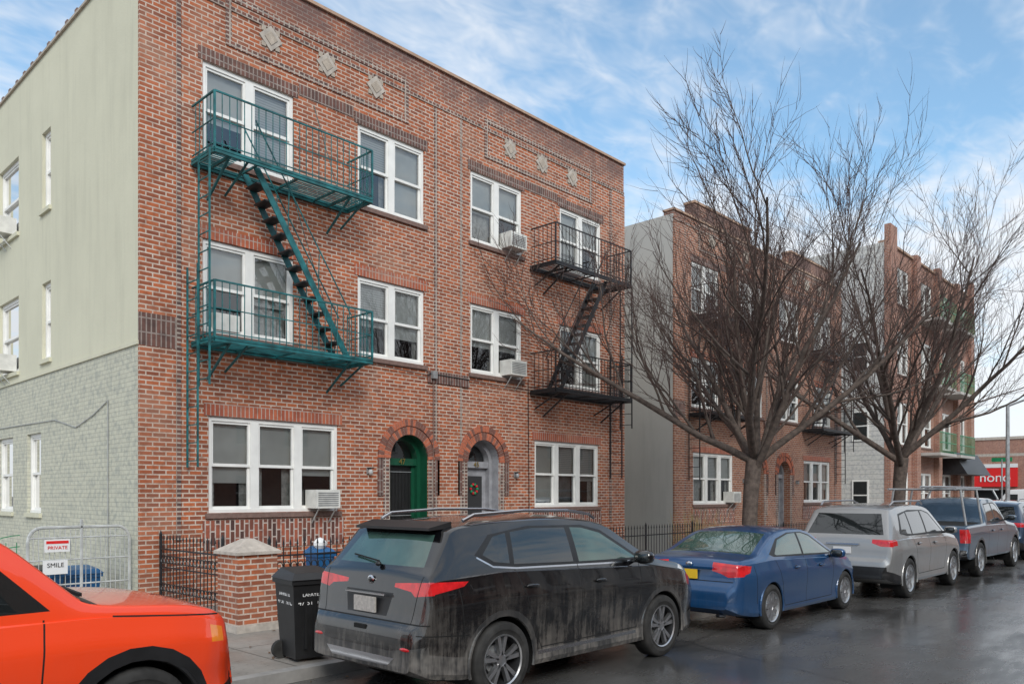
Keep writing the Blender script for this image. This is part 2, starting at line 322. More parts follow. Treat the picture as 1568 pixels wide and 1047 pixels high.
    if hi:
        wn.line([P(8.6,4.42,-.06),P(10.6,4.36,-.06),P(10.62,4.4,-.06),P(11.9,4.38,-.06),P(17.3,4.25,-.06)],.009,'black_iron',4)
        wn.line([P(10.72,4.4,-.05),P(10.72,.4,-.05)],.009,'sill',5); pbox(wn,P,10.66,10.78,4.3,4.45,-.12,-.03,'ac_grille')
        wn.line([P(13.62,4.6,-.05),P(13.66,1.2,-.05)],.008,'black_iron',4)
    pbox(mb,P,x0,x1,9.93,10.0,-.02,.02,'brick_header')
    mb.quad([P(x0,H,.33),P(x1,H,.33),P(x1,9.6,.33),P(x0,9.6,.33)],bm_)
    PS=PY(x0,1); Y1=YF+depth
    so=[]
    if hi:
        for (a,b,c,d) in ((16.49,17.0,7.34,8.83),(16.49,17.0,4.49,5.95),(17.07,17.93,1.56,3.12),(18.5,19.9,7.3,8.86),(18.5,19.9,4.45,6.0),(18.9,20.0,1.56,3.12),(22,23.2,7.3,8.86),(22,23.2,4.45,6.0)): so.append((a,b,c,d))
        sheet(mb,PS,YF+.003,Y1,0,10.3,so,lambda z:'stucco' if z>4.24 else 'stucco_brick',zc=(4.24,),rev=.16)
        pbox(mb,PS,YF,Y1,4.21,4.27,-.025,.02,'stucco')
        for w in so:
            P2=lambda u,z,d:PS(u,z,d+.03); window(wn,P2,*w,n=1,sill=False); pbox(mb,PS,w[0]-.05,w[1]+.05,w[2]-.08,w[2]-.003,-.05,.1,'stucco')
        ac(wn,PS,19.2,7.36);ac(wn,PS,19.2,4.5)
        pbox(mb,PS,YF+.35,Y1,10.3,10.345,-.04,.3,'lime')
        for k in range(26): yy=YF+.6+k*.5; pbox(mb,PS,yy,yy+.12,10.346,10.41,-.03,.08,'sill')
        wn.line([PS(13.6,0.3,-.015),PS(13.6,3.45,-.015),PS(14.3,3.25,-.015),PS(15.1,3.1,-.015),PS(16.2,3.3,-.015),PS(20,3.35,-.015)],.008,'galv')
    else: sheet(mb,PS,YF+.003,Y1,0,10.1,[],side)
    mb.quad([(x1,YF+.003,0),(x1,Y1,0),(x1,Y1,10.1),(x1,YF+.003,10.1)],'grey_render'); mb.quad([(x0,Y1,0),(x1,Y1,0),(x1,Y1,10.1),(x0,Y1,10.1)],'grey_render')
    for xx in (x0,x1): mb.quad([(xx,YF+.002,10.1),(xx,YF+.33,10.1),(xx,YF+.33,H),(xx,YF+.002,H)],bm_)
    mb.quad([(x0,YF+.3,9.8),(x1,YF+.3,9.8),(x1,Y1,9.8),(x0,Y1,9.8)],'roof')
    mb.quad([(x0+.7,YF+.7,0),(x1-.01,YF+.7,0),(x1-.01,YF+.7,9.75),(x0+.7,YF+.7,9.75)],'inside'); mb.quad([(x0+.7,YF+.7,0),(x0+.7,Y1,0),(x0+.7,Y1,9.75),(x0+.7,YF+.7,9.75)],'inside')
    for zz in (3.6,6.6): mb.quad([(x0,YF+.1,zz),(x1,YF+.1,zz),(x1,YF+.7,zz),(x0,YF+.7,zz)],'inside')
    if hi:
        ac(wn,P,8.05,1.68,.5,.33); ac(wn,P,13.06,4.6,.52); ac(wn,P,13.06,7.46,.52)
        pbox(wn,P,6.05,6.5,4.62,4.9,.0,.09,'ac_white')
    else: ac(wn,P,23.3,1.68)
    mb.obj('walls',e); wn.obj('windows',e); return e
rowhouse('brick_apartment_house',0)
rowhouse('brick_apartment_house',15.1,'brick_far',False,'grey_render',H=10.2)
# houses across the street (reflected in the windows and car bodies)
for i in range(9):
    xa=-32+i*11.0; xb=xa+10.96; h=(7.6,8.2,7.2,8.6,7.8,7.4,8.4,7.6,8.0)[i]; e=empty('brick_row_house',((xa+xb)/2,-9.5,0)); mb=MB(); P=lambda u,z,d:(u,-9.5-d,z); ops=[]
    for k in range(4):
        for z in (1.2,4.3):
            if not(k%2==1 and z<2): ops.append((xa+.9+k*2.5,xa+2.2+k*2.5,z,z+1.6))
            else: ops.append((xa+1.0+k*2.5,xa+2.0+k*2.5,.13,2.5))
    sheet(mb,P,xa,xb,.12,h,ops,('brick_far','brick_brown','light_render')[i%3]); mb.box(xa,xb,-21,-9.75,.12,h-.2,'roof'); mb.box(xa,xb,-9.74,-9.4,h,h+.25,'stone')
    for o in ops: pbox(mb,P,o[0],o[1],o[2],o[3],.12,.16,'car_glass'); pbox(mb,P,o[0],o[1],(o[2]+o[3])/2-.03,(o[2]+o[3])/2+.03,.09,.118,'white_trim'); pbox(mb,P,o[0]-.05,o[1]+.05,o[2]-.1,o[2]-.01,-.06,.05,'stone')
    mb.obj('walls',e)
# ------------------------------------------------------------------ fire escape
def fire_escape(name,mirror,m,dx=0,full=True):
    XM=11.17; f=(lambda x:2*XM-x+dx) if mirror else (lambda x:x+dx)
    mb=MB(); Yo=11.6; Yi=YF-.04; a,b=5.67,8.62
    def bar(p,q,r=.012,n=4): mb.bar((f(p[0]),p[1],p[2]),(f(q[0]),q[1],q[2]),r,m,n)
    for z in (7.22,4.33):
        for (p,q) in (((a,Yo),(b,Yo)),((a,Yi),(b,Yi)),((a,Yo),(a,Yi)),((b,Yo),(b,Yi))):
            for zz in (z-.05,z-.0): bar((*p,zz),(*q,zz),.028)
        y=Yo+.05
        while y<Yi:
            if z>5 and abs(y-12.0)<.28: bar((a,y,z),(6.15,y,z),.011); bar((7.15,y,z),(b,y,z),.011)
            else: bar((a,y,z),(b,y,z),.011)
            y+=.065
        for i in range(5): x=a+(b-a)*i/4; bar((x,Yo,z-.04),(x,Yi,z-.04),.02)
        for x in (a+.25,b-.45,): bar((x,Yo,z-.06),(x,Yi,z-.55),.022); bar((x,Yo,z-.06),(x,Yi,z-.06),.028); bar((x+.3,Yo,z-.06),(x+.3,Yi,z-.4),.02)
        for h in (.87,.45,.08):
            for (p,q) in (((a,Yo),(b,Yo)),((a,Yo),(a,Yi)),((b,Yo),(b,Yi))): bar((*p,z+h),(*q,z+h),.018 if h>.8 else .011)
        n=24
        for i in range(n+1): x=a+(b-a)*i/n; bar((x,Yo,z),(x,Yo,z+.87),.022 if i in(0,n) else .008)
        for i in range(1,6):
            y=Yo+(Yi-Yo)*i/6
            for x in (a,b): bar((x,y,z),(x,y,z+.87),.008)
    x0,z0,x1,z1=6.45,7.2,8.2,4.36; n=12
    for y in (11.78,12.16):
        mb.hexa([(f(x0-.05),y,z0),(f(x0-.05),y+.02,z0),(f(x1-.05),y+.02,z1),(f(x1-.05),y,z1),(f(x0+.08),y,z0),(f(x0+.08),y+.02,z0),(f(x1+.08),y+.02,z1),(f(x1+.08),y,z1)],m)
        bar((x0,y,z0+.75),(x1+.1,y,z1+.75),.013,6)
        for i in (0,4,8,12): tt=i/12; bar((x0+(x1-x0)*tt,y,z0+(z1-z0)*tt),(x0+(x1-x0)*tt+.02,y,z0+(z1-z0)*tt+.75),.009)
    for i in range(1,n):
        tt=i/n; xx=x0+(x1-x0)*tt; zz=z0+(z1-z0)*tt
        mb.box(min(f(xx-.12),f(xx+.1)),max(f(xx-.12),f(xx+.1)),11.79,12.16,zz-.012,zz+.012,'black_iron')
    for (yy,zt,zb,xx) in ((11.62,7.2,3.6,5.6),(11.95,5.5,2.35,5.57)):
        for dy in (0,.36): bar((xx,yy+dy,zt),(xx,yy+dy,zb),.018)
        z=zb+.1
        while z<zt: bar((xx,yy,z),(xx,yy+.36,z),.011); z+=.28
    if full:
        for x in (6.9,7.9): bar((x,Yo+.02,7.2),(x+1.3 if x<7 else x,Yi,5.2 if x<7 else 8.9),.006)
    return mb.obj(name)
fire_escape('fire_escape',False,'green_iron')
fire_escape('fire_escape',True,'black_iron',0)
fire_escape('fire_escape',False,'black_iron',15.1,False)
fire_escape('fire_escape',True,'black_iron',15.1,False)
# ------------------------------------------------------------------ far 4-storey building
e=empty('brick_balcony_building',(45,YF,0)); mb=MB(); wn=MB(); P=PX(YF); ops=[]
x0,x1,H=37.8,52.2,13.4
for fl in range(4):
    for (a,b) in ((39.3,41.1),(42.6,44.8),(46.2,48.4),(49.6,51.2)): ops.append((a,b,1.0+fl*3.3,3.0+fl*3.3-(.3 if fl==3 else 0)))
sheet(mb,P,x0,x1,0,H,ops,'brick_brown')
for o in ops: window(wn,P,*o,n=2)
for (a,b,h) in ((37.78,38.7,14.2),(41.6,42.2,13.6),(45.2,45.8,13.7),(48.8,49.3,13.6),(51.6,52.22,14.2)): pbox(mb,P,a,b,0,h,-.25,.02,'brick_brown')
pbox(mb,P,x0,x1,H+.001,H+.1,-.1,.3,'coping')
for fl in (1,2,3):
    z=.55+fl*3.3
    for (a,b) in ((42.3,45.1),(45.9,48.7)):
        pbox(mb,P,a,b,z,z+.14,-1.1,0,'grey_render')
        for h in (.5,1.0): wn.bar(P(a,z+.14+h,-1.08),P(b,z+.14+h,-1.08),.03,'sign_green')
        for i in range(15): u=a+(b-a)*i/14; wn.bar(P(u,z+.14,-1.08),P(u,z+1.14,-1.08),.015,'sign_green')
mb.quad([(x0,YF,0),(x0,26,0),(x0,26,H),(x0,YF,H)],'siding'); mb.quad([(x1,YF,0),(x1,26,0),(x1,26,H),(x1,YF,H)],'grey_render'); mb.quad([(x0,26,0),(x1,26,0),(x1,26,H),(x0,26,H)],'grey_render')
PS=PY(x0,1)
for z in (1.2,4.4,7.6):
    for yy in (13.1,16.5): pbox(wn,PS,yy,yy+.75,z,z+1.4,-.05,.0,'white_trim'); pbox(wn,PS,yy+.07,yy+.68,z+.07,z+.67,-.056,-.02,'car_glass'); pbox(wn,PS,yy+.07,yy+.68,z+.73,z+1.33,-.056,-.02,'car_glass')
mb.quad([(x0,YF,H),(x1,YF,H),(x1,26,H),(x0,26,H)],'roof'); mb.quad([(x0+.2,YF+.6,0),(x1,YF+.6,0),(x1,YF+.6,H-.1),(x0+.2,YF+.6,H-.1)],'inside')
for (a,b) in ((42.4,45.0),(46.0,48.6)):
    mb.hexa([(a,12.9,H+.1),(b,12.9,H+.1),(b,16,H+.1),(a,16,H+.1),(a,14.0,H+1.3),(b,14.0,H+1.3),(b,16,H+1.3),(a,16,H+1.3)],'galv')
mb.hexa([(46.8,11.2,3.0),(51.8,11.2,3.0),(51.8,YF,3.0),(46.8,YF,3.0),(46.8,11.9,4.2),(51.8,11.9,4.2),(51.8,YF,4.2),(46.8,YF,4.2)],'black_iron')
mb.obj('walls',e); wn.obj('windows_and_balconies',e)
# shop across the avenue
e=empty('corner_shop',(70,15,0)); mb=MB(); P=PY(66,1)
sheet(mb,P,9,34,0,4.7,[(10,12.6,.5,2.3),(13.2,17.5,.5,2.3)],'brick_brown'); mb.box(66.01,80,9,34,4.7,4.9,'stone'); mb.box(66.02,80,9.01,9.02,0,4.7,'brick_brown'); mb.box(66.6,66.62,9,34,0,4.7,'inside')
pbox(mb,P,12.6,15.4,2.5,3.85,-.15,0,'red_paint'); pbox(mb,P,12.6,15.4,3.88,4.15,-.12,0,'white_paint'); mb.obj('walls',e)
text('sign_letters','nono',(65.83,14.0,3.15),(rad(90),0,rad(-90)),.95,'white_paint',e,.02)
for (nm,a,b,c,d,h,m) in (('low_brick_building',84,100,8,22,7,'brick_brown'),('low_brick_building',84,100,24,44,5.4,'light_render'),('low_brick_building',84,104,-22,-6,8,'brick_far'),('low_brick_building',104,130,-3,12,6,'grey_render')):
    e=empty(nm,((a+b)/2,(c+d)/2,0)); mb=MB(); P=PY(a,1); ops=[]
    k=c+1
    while k<d-2:
        for z in (1.2,4.2):
            if z+1.6<h: ops.append((k,k+1.1,z,z+1.5))
        k+=2.6
    sheet(mb,P,c,d,0,h,ops,m,rev=.2); mb.box(a+.25,b,c,d,0,h-.02,m); mb.box(a-.1,a+.3,c-.1,d+.1,h,h+.25,'stone')
    for o in ops: pbox(mb,P,o[0],o[1],o[2],o[3],.18,.24,'car_glass')
    mb.obj('walls',e)
# ------------------------------------------------------------------ ground
mb=MB(); mb.quad([(-600,-600,-.03),(1200,-600,-.03),(1200,900,-.03),(-600,900,-.03)],'earth'); mb.obj('ground')
mb=MB(); mb.quad([(-60,-2,0),(300,-2,0),(300,7.2,0),(-60,7.2,0)],'asphalt_wet'); mb.quad([(54,7.2,0),(64,7.2,0),(64,120,0),(54,120,0)],'asphalt_wet'); mb.quad([(54,-120,0),(64,-120,0),(64,-2,0),(54,-2,0)],'asphalt_wet'); mb.obj('road')
mb=MB()
for (a,b) in ((-60,53.8),(64.2,300)):
    mb.box(a,b,7.35,12.4 if b<60 else 9,-.02,.12,'pavement'); mb.box(a,b,7.2,7.35,-.02,.125,'kerb'); mb.box(a,b,-9.5,-2.15,-.02,.12,'pavement'); mb.box(a,b,-2.15,-2,-.02,.125,'kerb')
mb.box(-60,53.8,12.402,30,-.02,.1,'pavement'); mb.obj('pavement')
mb=MB()
for i in range(9): mb.box(54.5+i*1.0,55.0+i*1.0,5.0,6.9,.003,.006,'white_paint')
for k in range(8): mb.box(52.2,53.3,-1.8+k*1.1,-1.3+k*1.1,.004,.007,'white_paint')
mb.obj('crosswalk')
mb=MB()
for i in range(420):
    k=R.random()
    if k<.5: x,y,z=R.uniform(-2,30),6.95+abs(R.gauss(0,.1))*1.0,.006; y=min(y,7.18)
    else: x,y,z=R.uniform(-1,20),R.uniform(7.4,12.2),.128
    a=R.uniform(0,3.1); s=R.uniform(.015,.04); c_,s_=math.cos(a)*s,math.sin(a)*s
    mb.quad([(x-c_,y-s_,z),(x+s_*.6,y-c_*.6,z+.01),(x+c_,y+s_,z+.004),(x-s_*.6,y+c_*.6,z+.012)],'leaf')
mb.obj('fallen_leaves')
# ------------------------------------------------------------------ fences, pillar, gate
def fence(name,p,q,h,m='black_iron',sp=.11,z0=.12,orn=False):
    mb=MB(); p=Vector(p);q=Vector(q);L=(q-p).length;n=int(L/sp)
    for zz in (z0+.12,z0+h-.15): mb.bar((p.x,p.y,zz),(q.x,q.y,zz),.016,m)
    if orn: mb.bar((p.x,p.y,z0+h*.62),(q.x,q.y,z0+h*.62),.012,m)
    for i in range(n+1):
        c=p+(q-p)*i/n; post=i%18==0; mb.bar((c.x,c.y,z0),(c.x,c.y,z0+h+(.08 if post else 0)),.025 if post else .008,m)
        mb.bar((c.x,c.y,z0+h+(.08 if post else 0)),(c.x,c.y,z0+h+.09+(.05 if post else 0)),.025 if post else .016,m,4,.001)
        if orn and i<n:
            c2=p+(q-p)*(i+.5)/n; d=(q-p).normalized()
            for zc in (z0+h*.73,z0+h*.35):
                pts=[(c2.x+d.x*.045*math.cos(t*math.pi/4),c2.y+d.y*.045*math.cos(t*math.pi/4),zc+.06*math.sin(t*math.pi/4)) for t in range(9)]
                mb.line(pts,.008,m,3)
    return mb.obj(name)
fence('iron_fence',(5.15,10.3),(5.15,12.3),1.12,orn=True)
fence('iron_fence',(5.65,9.95),(9.4,9.95),1.1,orn=True)
fence('iron_fence',(10.9,9.95),(17.3,9.95),1.05)
fence('iron_fence',(19.9,9.95),(36,9.95),.9)
mb=MB(); mb.box(5.04,5.6,9.65,10.22,.12,1.13,'brick'); mb.box(5.0,5.64,9.61,10.26,.12,.22,'stone'); mb.box(5.0,5.64,9.61,10.26,1.13,1.17,'stone')
mb.add([(5.0,9.61,1.17),(5.64,9.61,1.17),(5.64,10.26,1.17),(5.0,10.26,1.17),(5.26,9.87,1.33),(5.38,9.87,1.33),(5.38,9.99,1.33),(5.26,9.99,1.33)],[(0,1,5,4),(1,2,6,5),(2,3,7,6),(3,0,4,7),(4,5,6,7)],'stone'); mb.obj('brick_gate_pillar')
mb=MB(); mb.box(5.6,6.5,10.3,10.9,.12,.5,'brick'); mb.box(5.56,6.5,10.26,10.94,.5,.56,'stone'); mb.obj('low_brick_planter')
e=empty('white_metal_gate',(4.1,12.6,0)); mb=MB(); W='white_iron'
arcp=[(3.42,.1)]+[(3.42,1.25)]+[(3.42+.18*(1-math.cos(a)),1.25+.2*math.sin(a)) for a in (.4,.8,1.2,1.57)]+[(4.62+.18*math.sin(a),1.25+.2*math.cos(a)) for a in (0,.4,.8,1.2,1.57)]+[(4.8,.1)]
mb.line([(x,12.6,z) for x,z in arcp],.022,W,6); mb.bar((4.12,12.6,.1),(4.12,12.6,1.56),.022,W,6)
for z in (.25,.62,.98,1.3): mb.bar((3.42,12.6,z),(4.8,12.6,z),.012,W,6)
for i in range(1,20):
    x=3.42+1.38*i/20; mb.bar((x,12.6,.2),(x,12.6,1.42),.006,W)
mb.box(3.62,3.95,12.55,12.57,1.1,1.28,'white_paint'); mb.box(3.64,3.93,12.545,12.549,1.22,1.26,'red_paint'); mb.box(3.6,3.92,12.55,12.57,.78,.98,'white_paint'); mb.obj('gate',e)
text('sign_text','PRIVATE',(3.785,12.543,1.16),(rad(90),0,0),.07,'red_paint',e,.001); text('sign_text','SMILE',(3.76,12.545,.91),(rad(90),0,0),.09,'black_iron',e,.001)
mb=MB()
for k in range(6):
    pts=[(2.55+.8*t/8,12.7,1.0+.35*math.sin(t/8*math.pi/2) - k*.16) for t in range(9)]; mb.line(pts,.008,'sign_green',4)
for i in range(8): x=2.4+i*.13; mb.bar((x,12.7,.1),(x,12.7,1.25),.006,'sign_green')
mb.obj('green_wire_fence')
def bin_(name,x,y,m,lid,h=.98,w=.56,rot=0,txt=None):
    e=empty(name,(x,y,.12)); e.rotation_euler=(0,0,rot); mb=MB(); b=w/2*.8; t=w/2
    mb.hexa([(-b,-b,.04),(b,-b,.04),(b,b,.04),(-b,b,.04),(-t,-t,h-.1),(t,-t,h-.1),(t,t,h-.1),(-t,t,h-.1)],m)
    mb.box(-t-.02,t+.02,-t-.02,t+.02,h-.14,h-.09,m); mb.hexa([(-t-.03,-t-.04,h-.088),(t+.03,-t-.04,h-.088),(t+.03,t+.03,h-.088),(-t-.03,t+.03,h-.088),(-t+.03,-t+.03,h-.02),(t-.03,-t+.03,h-.02),(t-.05,t-.05,h+.02),(-t+.05,t-.05,h+.02)],lid)
    for s in(-1,1): mb.lathe((s*(b+.01),b-.02,.1),[(0,-.03),(.1,-.03),(.1,.03),(0,.03)],'rubber',18); mb.bar((s*t*.8,t+.02,h-.12),(s*t*.8,t+.09,h-.06),.015,m)
    mb.bar((-t*.8,t+.09,h-.06),(t*.8,t+.09,h-.06),.015,m,6)
    for s in (-.5,0,.5): mb.box(s*b-.015,s*b+.015,-t+.01,-b-.01+.03,.15,h-.3,m)
    mb.obj('body',e,local=True)
    if txt:
        for k,(tt,zz,sz) in enumerate((('LAFAYETTE',.71,.055),('47 ST  NYC',.62,.075))):
            c=bpy.data.curves.new('label','FONT'); c.body=tt; c.size=sz; c.extrude=.002; c.align_x='CENTER'; c.materials.append(MATS['white_paint'])
            o=bpy.data.objects.new('label',c); o.location=(0,-t+.004+(h-.1-zz)*(t-b)/(h-.14)-.006,zz); o.rotation_euler=(rad(86),0,0); COL.objects.link(o); o.parent=e
            c2=o.copy(); c2.location=(-t+.004+(h-.1-zz)*(t-b)/(h-.14)-.006,0,zz); c2.rotation_euler=(rad(86),0,rad(-90)); COL.objects.link(c2)
    return e
bin_('wheeled_trash_bin',4.79,7.66,'dark_plastic','dark_plastic',w=.5,txt=1,rot=rad(-8))
bin_('recycling_bin',3.75,13.2,'blue_bin','dark_plastic',.72,.5); bin_('recycling_bin',4.3,13.3,'blue_bin','blue_bin',.68,.5)
bin_('recycling_bin',6.95,10.7,'blue_bin','blue_bin',.98,.32)
mb=MB(); mb.ball((6.9,10.62,1.16),.12,.1,.1,'white_paint',10,1.2); mb.obj('white_refuse_bag')
mb=MB()
for k in range(220):
    a=R.uniform(0,6.28); r=R.uniform(0,.5); l=R.uniform(.5,1.5); mb.bar((19.2+r*math.cos(a),11.2+r*math.sin(a),.1),(19.2+r*math.cos(a)*1.8,11.2+r*math.sin(a)*1.8,.1+l),.008,'dry_grass',3,.003)
mb.obj('dry_ornamental_grass')
mb=MB(); mb.bar((45.4,9.1,.1),(45.4,9.1,6.4),.11,'galv',10,.08); mb.bar((45.4,9.1,6.3),(45.4,7.4,6.9),.05,'galv',8); mb.ball((45.4,7.2,6.88),.14,.35,.08,'galv',12); mb.obj('street_lamp')
mb=MB(); mb.bar((50.5,10.4,.1),(50.5,10.4,3.9),.04,'galv',8); mb.box(50.48,50.5,9.9,10.9,3.75,3.98,'sign_green'); mb.obj('street_name_sign')
# ------------------------------------------------------------------ trees
def tree(name,base,seed,sc=1.,nl=9,fk=2.55,cut=0,rot=0):
    r=random.Random(seed); out=[]
    def rv(): return Vector((r.gauss(0,1),r.gauss(0,1),r.gauss(0,1)))
    def grow(p,d,L,ra,lv):
        n=(7,9,7,5,4)[lv]; pts=[p.copy()]; ds=[d.copy()]
        up=(0,.035,.06,.11,.13)[lv]; wg=(.03,.06,.09,.11,.12)[lv]
        for i in range(n):
            d=(d+rv()*wg+Vector((0,0,up))).normalized(); p=p+d*L/n; pts.append(p.copy()); ds.append(d.copy())
        rr=[ra*(1-.78*i/n) for i in range(n+1)]
        out.append((pts,rr,lv))
        if lv>=4: return
        nc=(0,12,9,7)[lv]-cut
        for c in range(nc):
            t=.14+.86*(c+r.random()*.8)/nc; t=min(t,.99); k=int(t*n); q=pts[k].lerp(pts[min(k+1,n)],t*n-k)
            dd=ds[k]; ax=dd.cross(rv()).normalized(); ang=rad(r.uniform(18,46)); nd=Matrix.Rotation(ang,3,ax)@dd
            nd=(nd+Vector((0,0,.10))).normalized()
            grow(q,nd,L*r.uniform(.42,.68)*(1-.30*t),max(rr[k]*r.uniform(.42,.58),(.01,.016,.0095,.0064,.0052)[lv+1]),lv+1)
    b=Vector(base); tp=b+Vector((.1,-.05,fk*sc))
    tr=[b,b+Vector((.02,0,.15)),b+Vector((.0,.02,1.0*sc)),b+Vector((.06,0,1.9*sc)),tp]; out.append((tr,[.25*sc,.18*sc,.155*sc,.16*sc,.17*sc],0))
    for i in range(nl):
        a=rot+2*math.pi*i/nl+r.uniform(-.2,.2); eld=(36,60,30,70,36,56,42,72,46)[i%9]; el=rad(eld); L=r.uniform(5.0,5.8)*sc*(1.10 if el<.7 else .83 if el>1 else .93)
        grow(tp+Vector((0,0,r.uniform(-.35,.1))),Vector((math.cos(a)*math.cos(el),math.sin(a)*math.cos(el),math.sin(el))),L,.085*sc,1)
    V=[];F=[];M=[]
    for pts,rr,lv in out:
        k=(12,7,5,3,3)[lv]; o=len(V)
        for i,p in enumerate(pts):
            d=(pts[min(i+1,len(pts)-1)]-pts[max(i-1,0)]).normalized(); u=d.cross(Vector((.13,.97,.2))).normalized(); w=d.cross(u)
            for j in range(k):
                a=2*math.pi*j/k; V.append(p+(u*math.cos(a)+w*math.sin(a))*rr[i])
        for i in range(len(pts)-1):
            for j in range(k): F.append((o+i*k+j,o+i*k+(j+1)%k,o+(i+1)*k+(j+1)%k,o+(i+1)*k+j)); M.append(0 if lv<3 else 1)
    me=bpy.data.meshes.new(name); me.from_pydata(V,[],F); me.materials.append(MATS['bark']); me.materials.append(MATS['twig'])
    me.polygons.foreach_set('material_index',M); me.polygons.foreach_set('use_smooth',[True]*len(F)); o=bpy.data.objects.new(name,me); COL.objects.link(o)
tree('bare_street_tree',(15.73,7.9,.1),3,rot=rad(133)-2*math.pi*2/9); tree('bare_street_tree',(25.3,7.9,.1),8,1.15,cut=1,rot=.6)
mb=MB()
for x in (15.73,25.3): mb.box(x-.7,x+.7,7.4,8.6,.121,.135,'soil')
mb.obj('tree_pit_soil')
# ------------------------------------------------------------------ cars
def chaikin(p,it=2,w=.2):
    for _ in range(it):
        q=[p[0]]
        for a,b in zip(p,p[1:]): q.append((a[0]*(1-w)+b[0]*w,a[1]*(1-w)+b[1]*w)); q.append((a[0]*w+b[0]*(1-w),a[1]*w+b[1]*(1-w)))
        q.append(p[-1]); p=q
    return p
def lin(t,x):
    if x<=t[0][0]: return t[0][1]
    for a,b in zip(t,t[1:]):
        if x<=b[0]: return a[1]+(b[1]-a[1])*(x-a[0])/(b[0]-a[0])
    return t[-1][1]
def smo(t,x,h=.1):
    return sum(lin(t,x+h*k/3)*w for k,w in ((-3,1),(-2,2),(-1,3),(0,4),(1,3),(2,2),(3,1)))/16
KEYS=['paint','glass','trim','red','chrome','seam','amber','clad','clear','glass2']
def decal(bm,ax,poly,mi,cond,delete=False):
    A,B=((1,2),(0,2),(0,1))[ax]
    polys=[poly] if ax==1 else [poly,[(-p[0],p[1]) for p in poly] if ax==0 else [(p[0],-p[1]) for p in poly]]
    for pl in polys:
        lo=(min(p[0] for p in pl),min(p[1] for p in pl)); hi=(max(p[0] for p in pl),max(p[1] for p in pl))
        def near(f):
            vs=f.verts
            if max(v.co[A] for v in vs)<lo[0] or min(v.co[A] for v in vs)>hi[0] or max(v.co[B] for v in vs)<lo[1] or min(v.co[B] for v in vs)>hi[1]: return False
            return cond(f)
        n=len(pl); faces=[f for f in bm.faces if near(f)]
        for i in range(n):
            p=pl[i];q=pl[(i+1)%n]; dx,dy=q[0]-p[0],q[1]-p[1]
            if abs(dx)+abs(dy)<1e-7: continue
            no=[0,0,0]; no[A]=-dy; no[B]=dx; co=[0,0,0]; co[A]=p[0]; co[B]=p[1]
            es={e for f in faces for e in f.edges}; vs={v for f in faces for v in f.verts}
            r=bmesh.ops.bisect_plane(bm,geom=faces+list(es)+list(vs),dist=1e-5,plane_co=co,plane_no=no)
            faces=list({g for g in r['geom'] if isinstance(g,bmesh.types.BMFace) and g.is_valid})
        dl=[]
        for f in faces:
            f.normal_update(); c=f.calc_center_median(); x,y=c[A],c[B]; ins=False; j=n-1
            for i in range(n):
                if (pl[i][1]>y)!=(pl[j][1]>y) and x<(pl[j][0]-pl[i][0])*(y-pl[i][1])/(pl[j][1]-pl[i][1])+pl[i][0]: ins=not ins
                j=i
            if ins:
                if delete: dl.append(f)
                else: f.material_index=mi
        if delete: bmesh.ops.delete(bm,geom=dl,context='FACES')
def circ(x,z,r,n=22): return [(x+r*math.cos(2*math.pi*i/n),z+r*math.sin(2*math.pi*i/n)) for i in range(n)]
def strip(pts,w):
    up=[];dn=[]
    for i,p in enumerate(pts):
        a=pts[max(i-1,0)];b=pts[min(i+1,len(pts)-1)]; dx,dy=b[0]-a[0],b[1]-a[1]; l=math.hypot(dx,dy); nx,ny=-dy/l*w/2,dx/l*w/2
        up.append((p[0]+nx,p[1]+ny)); dn.append((p[0]-nx,p[1]-ny))
    return up+dn[::-1]
